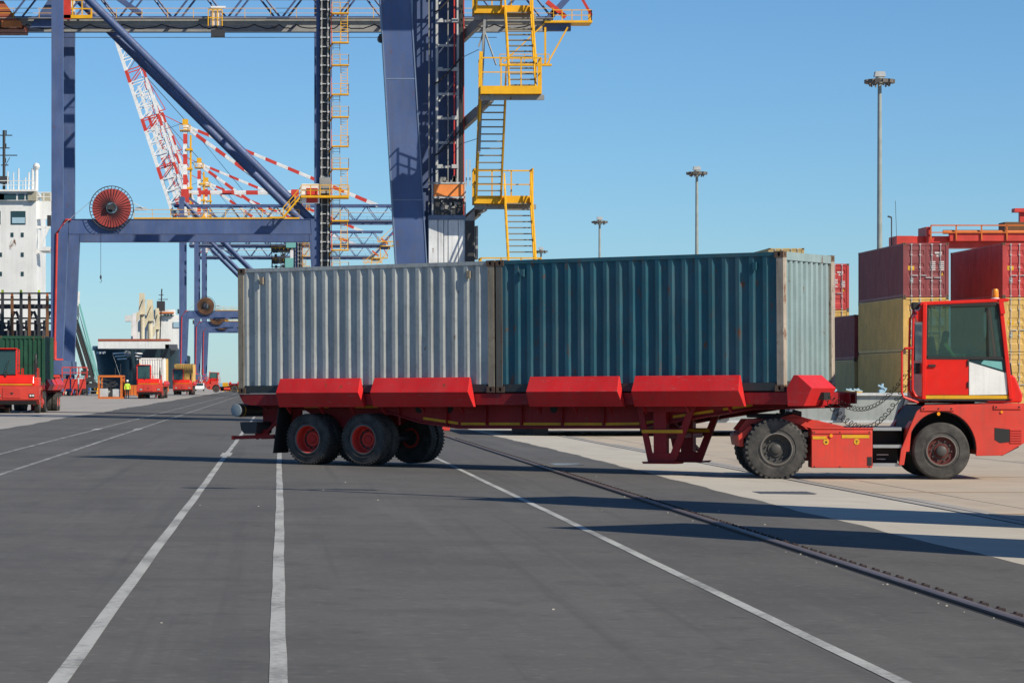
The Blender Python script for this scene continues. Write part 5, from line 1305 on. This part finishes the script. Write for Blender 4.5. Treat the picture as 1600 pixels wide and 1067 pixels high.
mb = MB(); mb.box(-1.0,-.2,.05,.5,.2,1.0); mb.box(.25,.95,.05,.5,.2,.95); mb.build('grey_box', M['lightgrey'], Q)
mb = MB(); mb.prism([(-.25,.2),(.3,.2),(.25,1.0),(-.1,.6)], 'y', .1, .3); mb.build('dark_sheet', M['dark'], Q, smooth=False)
mb = MB(); mb.tube((.5,.2,2.2),(.5,.2,3.0),.03,6); mb.tube((1.0,.4,2.2),(1.0,.4,3.4),.03,6); mb.build('rod', M['dark'], Q)
tag(Q, 'open orange steel frame bin of lashing rods left of the worker', 'bin')
PM = cloth_mat('worker_clothes', [(.92, (.015,.018,.025)), (1.47, (.55,.78,.06)), (2.2, (.28,.17,.11))])
wj = [(0,0,.98,.13,.10),(0,0,1.15,.14,.10),(0,0,1.38,.17,.11),(0,0,1.50,.06,.06),(0,-.02,1.60,.075,.085),(0,-.02,1.70,.07,.08),
      (.20,0,1.40,.065),(.27,-.02,1.14,.05),(.25,-.14,.92,.04),(.24,-.18,.83,.035),(-.20,0,1.40,.065),(-.27,-.02,1.14,.05),(-.26,-.08,.90,.04),(-.26,-.10,.80,.035),
      (.10,0,.88,.10),(.11,-.01,.50,.075),(.12,.02,.10,.05),(.12,-.12,.04,.045),(-.10,0,.88,.10),(-.11,-.01,.50,.075),(-.12,.02,.10,.05),(-.12,-.12,.04,.045)]
we = [(0,1),(1,2),(2,3),(3,4),(4,5),(2,6),(6,7),(7,8),(8,9),(2,10),(10,11),(11,12),(12,13),(0,14),(14,15),(15,16),(16,17),(0,18),(18,19),(19,20),(20,21)]
wk = skin_body('person', wj, we, PM); wk.location = (px(199, 0, 284).x, 284, gz(-15))
mb = MB(); mb.lathe([(.14,1.70),(.125,1.71),(.12,1.78),(.08,1.84),(0,1.86)], (0,-.02,0), 'z', 14); mb.build('helmet', M['white'], wk)
tag(wk, 'person in yellow hi vis vest and white helmet standing by the orange bin', 'person')
def barrier(x, y, wd, hh, colr, label):
    mb = MB(); mb.box(-wd/2, wd/2, -.4, .4, .12, hh); mb.box(-wd/2, -wd/2 + .3, -.5, .5, 0, .12); mb.box(wd/2 - .3, wd/2, -.5, .5, 0, .12)
    for i in range(6): mb.box(-wd/2 + .1 + i*wd/6, -wd/2 + .2 + i*wd/6, -.44, -.4, .15, hh - .05)
    o = mb.build('storage_bin', M[colr], loc=(x, y, gz(-15)), smooth=False); tag(o, label, 'bin'); return o
barrier(px(203, 0, 340).x, 340, 2.2, 1.3, 'orange', 'low orange bin behind the worker in the yellow vest')
barrier(px(329, 0, 500).x - 8.2, 500, 2.2, 1.2, 'orange', 'small orange bin far off near the white car')
for i, pxx in enumerate((352, 362, 369)):
    barrier(px(pxx, 0, 540).x, 540, 1.0 + .5*(i == 1), 1.1 + .5*(i == 0), 'yellow', ['yellow bin beside the far empty trailer, left one', 'wide low yellow bin beside the far empty trailer', 'yellow bin nearest the grey container edge, far off'][i])
# white car far away
K = empty('parked_car', (px(312, 0, 560).x, 560, gz(-15)), R(-90))
mb = MB(); mb.prism([(-2.1,.35),(-2.1,.85),(-1.4,1.0),(-.8,1.5),(.9,1.5),(1.5,1.0),(2.1,.85),(2.15,.35)], 'y', -.85, .85); mb.build('body', M['white'], K, smooth=False, bevel=.06)
mb = MB(); mb.prism([(1.5,1.02),(.95,1.45),(.97,1.47),(1.55,1.03)], 'y', -.7, .7); mb.prism([(-1.2,1.05),(-.75,1.42),(.8,1.42),(1.25,1.05)], 'y', -.86, .86); mb.build('window', M['shipglass'], K, smooth=False)
for x in (-1.3, 1.3):
    for y in (-.86, .66): mb = MB(); mb.tube((x, y, .32), (x, y + .2, .32), .32, 16); mb.build('wheel', M['black'], K)
tag(K, 'tiny white parked car between the far crane legs', 'car')

# ------------------------------------------------------------------ ships
# white container ship behind the left crane leg
A1 = empty('container_ship', (0, 0, -2.6))
mb = MB(); hz = 10.2
mb.prism([(-62,0),(-31.0,0),(-30.8,hz),(-62,hz)], 'y', 388, 434); mb.prism([(-60,2.5),(-33,2.5),(-31,hz),(-62,hz)], 'y', 380, 388); mb.build('hull', M['hull'], A1, smooth=False)
Zs = 405.0; sx = lambda p: (p - VX)*Zs/F; sz = lambda y: EYE + (VY - y)*Zs/F + 2.6
tw = MB(); tw.box(-60, sx(57), Zs, Zs + 16, hz, sz(314)); tw.box(-60, sx(50), Zs - .5, Zs + 14, sz(314), sz(300)); tw.box(-62, sx(55), Zs - 1.0, Zs + 15, sz(300), sz(297))
tw.box(-60, sx(79), Zs + 1, Zs + 6, sz(333), sz(330)); tw.box(sx(57), sx(79), Zs + .6, Zs + 1.0, sz(342), sz(314)) ; tw.box(sx(63), sx(78), Zs + 1, Zs + 5, sz(393), sz(388))
sup = tw.build('superstructure', M['shipwhite'], A1, smooth=False)
mb = MB(); mb.bar((sx(62), Zs + .5, sz(382)), (sx(76), Zs + .5, sz(352)), .5); mb.bar((sx(58), Zs + .5, sz(355)), (sx(78), Zs + .5, sz(355)), .35); mb.prism([(sx(62),sz(392)),(sx(78),sz(392)),(sx(78),sz(386)),(sx(68),sz(386))], 'y', Zs - .5, Zs + 4); mb.build('wing_strut', M['shipwhite'], sup, smooth=False)
def win(x0, x1, y0, y1, dz=.06, zoff=0):
    mb = MB(); mb.box(sx(x0), sx(x1), Zs - dz + zoff, Zs + zoff - .001, sz(y1), sz(y0)); o = mb.build('window', M['shipglass'], sup); return o
for x in (-24, -8): win(x, x + 20, 303, 313, zoff=-.5)
for x in (1, 12, 29, 41): win(x - (1 if x == 1 else 0), x + (6 if x == 1 else 14 if x == 12 else 10), 303.5, 312.5, zoff=-.5)
for (x0, x1) in ((-20, 1), (17, 40)):
    w_ = win(x0, x1, 330, 351)
    mb = MB(); mb.box(sx(x0 + 2), sx(x1 - 1), Zs - .12, Zs - .061, sz(349), sz(340)); mb.build('sky_panel', M['paleblue'], w_)  # pale blue panel coloured as the sky showing through the opening
for (x, y) in ((19, 367), (35, 367), (35, 398), (35, 428), (1, 398), (1, 428), (-14, 398), (-14, 367)): win(x - 2.2, x + 2.2, y - 3.4, y + 3.4)
mb = MB(); rail_fence(mb, [(-58, Zs - .9, sz(297)), (sx(55), Zs - .9, sz(297))], 1.2, 1.6, .05); rail_fence(mb, [(sx(57), Zs + .6, sz(314)), (sx(79), Zs + .6, sz(314))], 1.2, 1.0, .06); mb.build('ship_rail', M['shipwhite'], sup, smooth=False)
mb = MB()
for (x, y0, r_) in ((10, 266, .09), (19, 268, .09), (27, 262, .12), (43, 268, .12), (49, 262, .18), (55, 262, .26), (38, 276, .08)): mb.tube((sx(x), Zs + 2, sz(297)), (sx(x), Zs + 2, sz(y0)), r_, 8)
mb.build('aerial', M['shipwhite'], sup)
mb = MB(); mb.lathe([(0,-.5),(.35,-.35),(.5,0),(.35,.4),(0,.55)], (sx(55), Zs + 2, sz(259)), 'z', 14); mb.build('radar_dome', M['shipwhite'], sup)
mb = MB(); mb.tube((sx(2), Zs + 4, sz(297)), (sx(2), Zs + 4, sz(200)), .2, 8)
for (y, a, b) in ((208, -6, 15), (228, -6, 11), (239.5, -8, 23), (255, -3, 9)): mb.bar((sx(a), Zs + 4, sz(y)), (sx(b), Zs + 4, sz(y)), .14)
for (x, y) in ((5.5, 203), (5, 224), (4.5, 247)): mb.bar((sx(x), Zs + 4, sz(y + 4)), (sx(x), Zs + 4, sz(y - 3)), .14)
mb.bar((sx(1), Zs + 4, sz(262)), (sx(11), Zs + 4, sz(243)), .08); mb.box(sx(-4), sx(9), Zs + 3, Zs + 5, sz(284), sz(273)); mb.build('signal_mast', M['dark'], sup)
mb = MB(); mb.box(sx(44), sx(57), Zs - .6, Zs + 3, sz(314), sz(299)); mb.box(sx(60), sx(79), Zs + 5, Zs + 5.2, sz(330), sz(298)); mb.build('wing_shelter', M['ladgrey'], sup)
# lashing bridge in front of the house
Zl = 382.0; lx = lambda p: (p - VX)*Zl/F; lz = lambda y: EYE + (VY - y)*Zl/F + 2.6
mb = MB()
for (y0, y1) in ((475, 482), (516, 533), (546, 552)): mb.box(-60, lx(79), Zl + 1, Zl + 2, lz(y1), lz(y0))
for y in (458, 468, 497, 505, 534): mb.bar((-60, Zl + .8, lz(y)), (lx(80), Zl + .8, lz(y)), .22)
for x in range(-60, 80, 14): mb.box(lx(x), lx(x + 7), Zl + 1.2, Zl + 1.8, lz(580), lz(500))
for x in range(-46, 70, 28): mb.bar((lx(x), Zl + .9, lz(514)), (lx(x + 12), Zl + .9, lz(486)), .35); mb.bar((lx(x + 26), Zl + .9, lz(514)), (lx(x + 14), Zl + .9, lz(486)), .35)
lb = mb.build('lashing_bridge', M['hull'], A1, smooth=False)
for i, x in enumerate((-52, -38, -24, -10, 4, 19, 33, 46, 61, 74)):
    mb = MB(); mb.box(lx(x - 2.2), lx(x + 2.2), Zl - .3, Zl + .2, hz - 2, lz(457 + 6*(i % 2))); po = mb.build('guide_post', M['brown'] if i % 2 else M['dark'], lb)
    mb = MB(); mb.box(lx(x - 1.6), lx(x + 1.6), Zl - .4, Zl + .3, lz(457 + 6*(i % 2)), lz(453 + 6*(i % 2))); mb.build('post_tip', M['vest'] if i % 2 == 0 else M['orange'], po)
tag(A1, 'white ship superstructure and dark lashing frames behind the left crane leg', 'ship')
# gangway by the left crane leg
Gw = empty('gangway', (0, 430, 0))
ga, gb = px(121, 520, 430), px(147, 601, 430); ga.y = gb.y = 0
mb = MB()
for y in (-.6, .6): truss(mb, gb + V(0,y,0), ga + V(0,y,0), (0, 0, 1.9), 14, .2, .13); truss(mb, gb + V(-.9,y,0), ga + V(-.9,y,.6), (0, 0, 1.2), 14, .16, .11)
mb.build('gangway_truss', M['dark'], Gw, smooth=False)
mb = MB()
for i in range(24): p = gb.lerp(ga, i/24); mb.box(p.x - .12, p.x + .12, -.55, .55, p.z, p.z + .05)
mb.build('gangway_tread', M['steelgrey'], Gw)
mb = MB(); mb.bar(gb + V(.9, -.7, .2), ga + V(.3, -.7, 4.2), .25); mb.bar(gb + V(.5, -.7, .3), ga + V(-.3, -.7, 3.4), .08); mb.build('gangway_net', M['teal'], Gw)
mb = MB(); 
for i in range(4): mb.box(gb.x - .3 - i*.5, gb.x + 1.2 - i*.6, -1.5, 1.0, i*.9, .75 + i*.9)
mb.build('gangway_base', M['dark'], Gw, smooth=False)
mb = MB(); mb.bar(ga + V(-.2, 0, 0), ga + V(.0, 0, 6.0), .7); mb.build('gangway_tower', M['white'], Gw)
mb = MB(); a_, b_ = gb + V(.35, -.75, .4), ga + V(.1, -.75, 3.6)
for i in range(5): mb.bar(a_ + V(.12*i, 0, 0), b_ + V(.05*i, 0, -.2*i), .05)
mb.build('teal_rope', M['teal'], Gw)
tag(Gw, 'steep dark gangway with teal netting beside the left crane leg', 'gangway')
# dark blue ship bow
A2 = empty('cargo_ship', (-40.3, 800, -2.8))
secs = [(-6, .35, .3, 13.5, 0), (0, 2.4, 1.2, 13.5, 0), (4, 6.2, 3.0, 13.6, 0), (9, 9.6, 6.5, 13.8, 0), (16, 11.3, 9.4, 14.1, 0), (30, 11.6, 10.8, 14.3, 0), (60, 11.6, 11.2, 13.0, 0), (150, 11.5, 11.2, 13.0, 0)]
vs = []; fs = []; m_ = 9
for (y, bt, bw, zt, zb_) in secs:
    for k in range(m_):
        t = k/(m_ - 1); z = zb_ + (zt - zb_)*t; wdt = bw + (bt - bw)*(t**1.8); vs.append((wdt, y + (1 - t)*3.0*(y < 20), z))
    for k in range(m_):
        t = k/(m_ - 1); z = zb_ + (zt - zb_)*t; wdt = bw + (bt - bw)*(t**1.8); vs.append((-wdt, y + (1 - t)*3.0*(y < 20), z))
for i in range(len(secs) - 1):
    for h in (0, 1):
        for k in range(m_ - 1): b = i*2*m_ + h*m_ + k; fs.append((b, b + 1, b + 2*m_ + 1, b + 2*m_))
    b = i*2*m_ + m_ - 1; fs.append((b, b + m_, b + 3*m_, b + 2*m_))
fs.append(tuple(range(0, m_)) + tuple(range(2*m_ - 1, m_ - 1, -1)))
mb = MB(); mb.add(vs, fs); hu = mb.build('hull', M['navy'], A2, ang=50)
Z2 = 812.0; ax = lambda p: (p - VX)*Z2/F + 40.3; az = lambda y: EYE + (VY - y)*Z2/F + 2.8
mb = MB(); mb.box(ax(153), ax(264), 12, 24, 13.0, az(533)); mb.box(ax(142), ax(160), 18, 26, 13.5, az(540)); fo = mb.build('bulwark', M['shipwhite'], A2, smooth=False)
mb = MB(); mb.box(ax(153), ax(264), 11.9, 24.1, az(533), az(529.5)); mb.build('bulwark_stripe', M['rustred'], fo)
mb = MB(); mb.box(ax(160), ax(265), 11.7, 11.95, az(545), az(548)); mb.box(ax(258), ax(276), 12, 20, 13.5, az(538)); mb.build('mooring_deck', M['hull'], fo)
mb = MB(); mb.box(ax(195), ax(276), 46, 60, 13, az(498)); mb.box(ax(185), ax(284), 46, 52, az(498), az(488)); mb.box(ax(232), ax(266), 45, 54, az(488), az(479)); su = mb.build('superstructure', M['shipwhite'], A2, smooth=False)
mb = MB(); mb.box(ax(235), ax(265), 44.8, 46, az(485.5), az(483)); mb.build('orange_band', M['orange'], su)
for i in range(3): mb = MB(); mb.box(ax(249 + i*5), ax(252.5 + i*5), 44.75, 44.99, az(490), az(486.5)); mb.build('window', M['shipglass'], su)
mb = MB(); mb.box(ax(264), ax(277), 45.7, 45.99, az(508), az(499)); mb.build('window', M['paleblue'], su)
for (a, b, t0, dy) in ((213, 222, 455, 30), (224, 234, 465, 34), (237, 243, 478, 38)):
    mb = MB(); mb.tube((ax((a + b)/2), dy, 13), (ax((a + b)/2), dy, az(t0 + 30)), (b - a)/2*.155, 14); mb.prism([(ax(a - 1), az(t0 + 34)), (ax(b + 1), az(t0 + 34)), (ax(b - 1), az(t0)), (ax(a), az(t0))], 'y', dy - 1.4, dy + 1.4); dc = mb.build('deck_crane', M['cream'], A2)
    mb = MB(); mb.bar((ax(a - 4), dy - 1.6, az(t0 + 44)), (ax(b), dy - 1.6, az(t0 + 10)), .7); mb.bar((ax(a - 8), dy - 1.6, az(t0 + 60)), (ax(a - 2), dy - 1.6, az(t0 + 30)), .6); mb.build('crane_jib', M['cream'], dc)
mb = MB(); mb.bar((ax(208), 20, 13), (ax(208), 20, az(488)), .9); mb.build('foremast', M['cwhite'], A2)
mb = MB(); mb.bar((ax(243), 42, az(530)), (ax(246), 42, az(446)), .35); mb.bar((ax(240), 42, az(463)), (ax(256), 42, az(463)), .2); mb.bar((ax(241), 42, az(456)), (ax(249), 42, az(456)), .2); mb.box(ax(238), ax(251), 41, 43, az(482), az(466)); mb.build('radar_mast', M['dark'], A2)
mb = MB()
for (k) in range(3): mb.bar((ax(181 + 3*k), -1.5 + 1.4*k, 12.4 - k*.75), (ax(203), -4.8, 12.6 - k*.8), .32); mb.bar((ax(226 - 2*k), -1.5 + 1.2*k, 12.4 - k*.75), (ax(207), -4.8, 12.6 - k*.8), .32)
for i in range(6): mb.box(ax(152 + i*2.7), ax(153.8 + i*2.7), 8.5 - i*.9, 8.7 - i*.9, 12.4, 13.0)
mb.build('bow_stripes', M['cwhite'], hu, smooth=False)
mb = MB(); mb.tube((ax(204.5), -6.6, 12.3), (ax(204.5), -5.2, 12.3), .9, 14); mb.build('bow_fairlead', M['steelgrey'], hu)
mb = MB(); mb.tube((ax(181), -2, 12.0), (ax(210), -60, 6.0), .07, 5); mb.build('mooring_rope', M['ladgrey'], A2)
tag(A2, 'dark blue cargo ship bow with cream deck cranes, moored far along the quay', 'ship')
# red white funnel stack of boxes behind crane legs
mb = MB(); p0 = px(292, 600, 840)
st = empty('shipping_container', (p0.x - 1.3, 840, gz(-20)))

# ------------------------------------------------------------------ unseen container stacks added to cast shadow bands over the road
bpy.data.objects.remove(st)
def shade_stack(x, y, n, colrs, where):
    for k in range(n):
        c = container('shipping_container', 6.058, 2.591, colrs[k], seed=50 + int(y) + k, dent=.004)
        c.location = (x, y, gz(10) + .01 + k*2.6); c.rotation_euler = (0, 0, R(-51))
        tag(c, f'{["bottom", "middle", "top"][k]} container of the unseen stack added to shade the road, {where}', 'container')
shade_stack(9.95, 36.5, 3, ['c_maroon', 'c_yel', 'c_red'], 'just right of the view')
shade_stack(10.5, 28.1, 3, ['c_grey', 'c_green', 'c_maroon'], 'nearer to the viewer')

# gear standing along the quay edge by the left crane
def drum(x, y, colr, label):
    e = empty('oil_drum', (x, y, gz(-20)))
    mb = MB(); mb.lathe([(0,0),(.29,0),(.30,.02),(.29,.04),(.29,.29),(.302,.30),(.29,.31),(.29,.58),(.302,.59),(.29,.60),(.29,.86),(.30,.88),(.27,.88),(.26,.86),(0,.86)], (0,0,0), 'z', 20); mb.build('drum_body', M[colr], e, ang=50)
    mb = MB(); mb.tube((.15,.05,.86),(.15,.05,.89),.035,8); mb.build('bung', M['dark'], e)
    tag(e, label, 'drum', 'drums by the gangway')
for (pxx, zz_, cc, lb) in ((113, 372, 'shipblue', 'blue drum beside the red crane drive guards'), (137, 392, 'shipblue', 'blue drum at the foot of the gangway'), (150, 398, 'yellow', 'yellow drum right of the gangway foot'), (127, 380, 'orange', 'orange drum left of the gangway foot')): drum(px(pxx, 0, zz_).x, zz_, cc, lb)
def cage(pxx, zz_, wd, hh, colr, label):
    e = empty('gear_cage', (px(pxx, 0, zz_).x, zz_, gz(-20))); rnd = random.Random(pxx)
    mb = MB()
    for x in (-wd/2, wd/2):
        for y in (0, 1.2): mb.bar((x, y, 0), (x, y, hh), .12)
    for z in (.1, hh*.5, hh): mb.bar((-wd/2, 0, z), (wd/2, 0, z), .1); mb.bar((-wd/2, 1.2, z), (wd/2, 1.2, z), .1); mb.bar((-wd/2, 0, z), (-wd/2, 1.2, z), .1); mb.bar((wd/2, 0, z), (wd/2, 1.2, z), .1)
    mb.build('cage_frame', M[colr], e, smooth=False)
    mb = MB()
    for i in range(14): x = rnd.uniform(-wd/2 + .1, wd/2 - .1); mb.bar((x, rnd.uniform(.1, 1.1), .1), (x + rnd.uniform(-.3, .3), rnd.uniform(.1, 1.1), hh*rnd.uniform(.5, 1.1)), rnd.uniform(.06, .16))
    tag(mb.build('lashing_gear', M['dark'], e, smooth=False), kind='stuff')
    tag(e, label, 'cage', 'gear cages on the quay edge')
cage(106, 355, 2.0, 1.5, 'cred', 'red gear cage right of the left crane leg')
cage(122, 362, 2.2, 1.3, 'dark', 'dark gear cage between the crane leg and the gangway')
cage(142, 375, 2.0, 1.0, 'steelgrey', 'low grey gear cage in front of the gangway foot')
cage(150, 440, 3.0, 2.0, 'dark', 'tall dark gear cage behind the gangway')
cage(128, 445, 3.4, 2.4, 'hull', 'grey gear cage farthest back by the ship')
mb = MB()
for (y0, y1) in ((300, 500), (500, 760)): mb.box(-29.5, -28.9, y0, y1 - .4, gz(-20), gz(-20) + .35)
tag(mb.build('quay_kerb', M['palecon']), kind='structure')

# unseen post added for the thin shadow line across the road
e = empty('shadow_post', (10.05, 37.4, gz(10)))
mb = MB(); mb.tube((0,0,0), (0,0,10.6), .15, 12, .09); mb.lathe([(.26,0),(.26,.05),(.16,.4)], (0,0,0), 'z', 12); mb.build('pole', M['galv'], e)
for sx_ in (-1, 1):
    mb = MB(); mb.sweep([(0,0,10.1), (sx_*.4,0,10.5), (sx_*.9,0,10.6)], .05, 6); am = mb.build('arm', M['galv'], e)
    mb = MB(); mb.box(sx_*1.15 - .35, sx_*1.15 + .35, -.14, .14, 10.52, 10.68); mb.build('lamp_head', M['floodgrey'], am, bevel=.03)
tag(e, 'unseen two armed post added to draw a thin shadow over the road', 'lamp post')
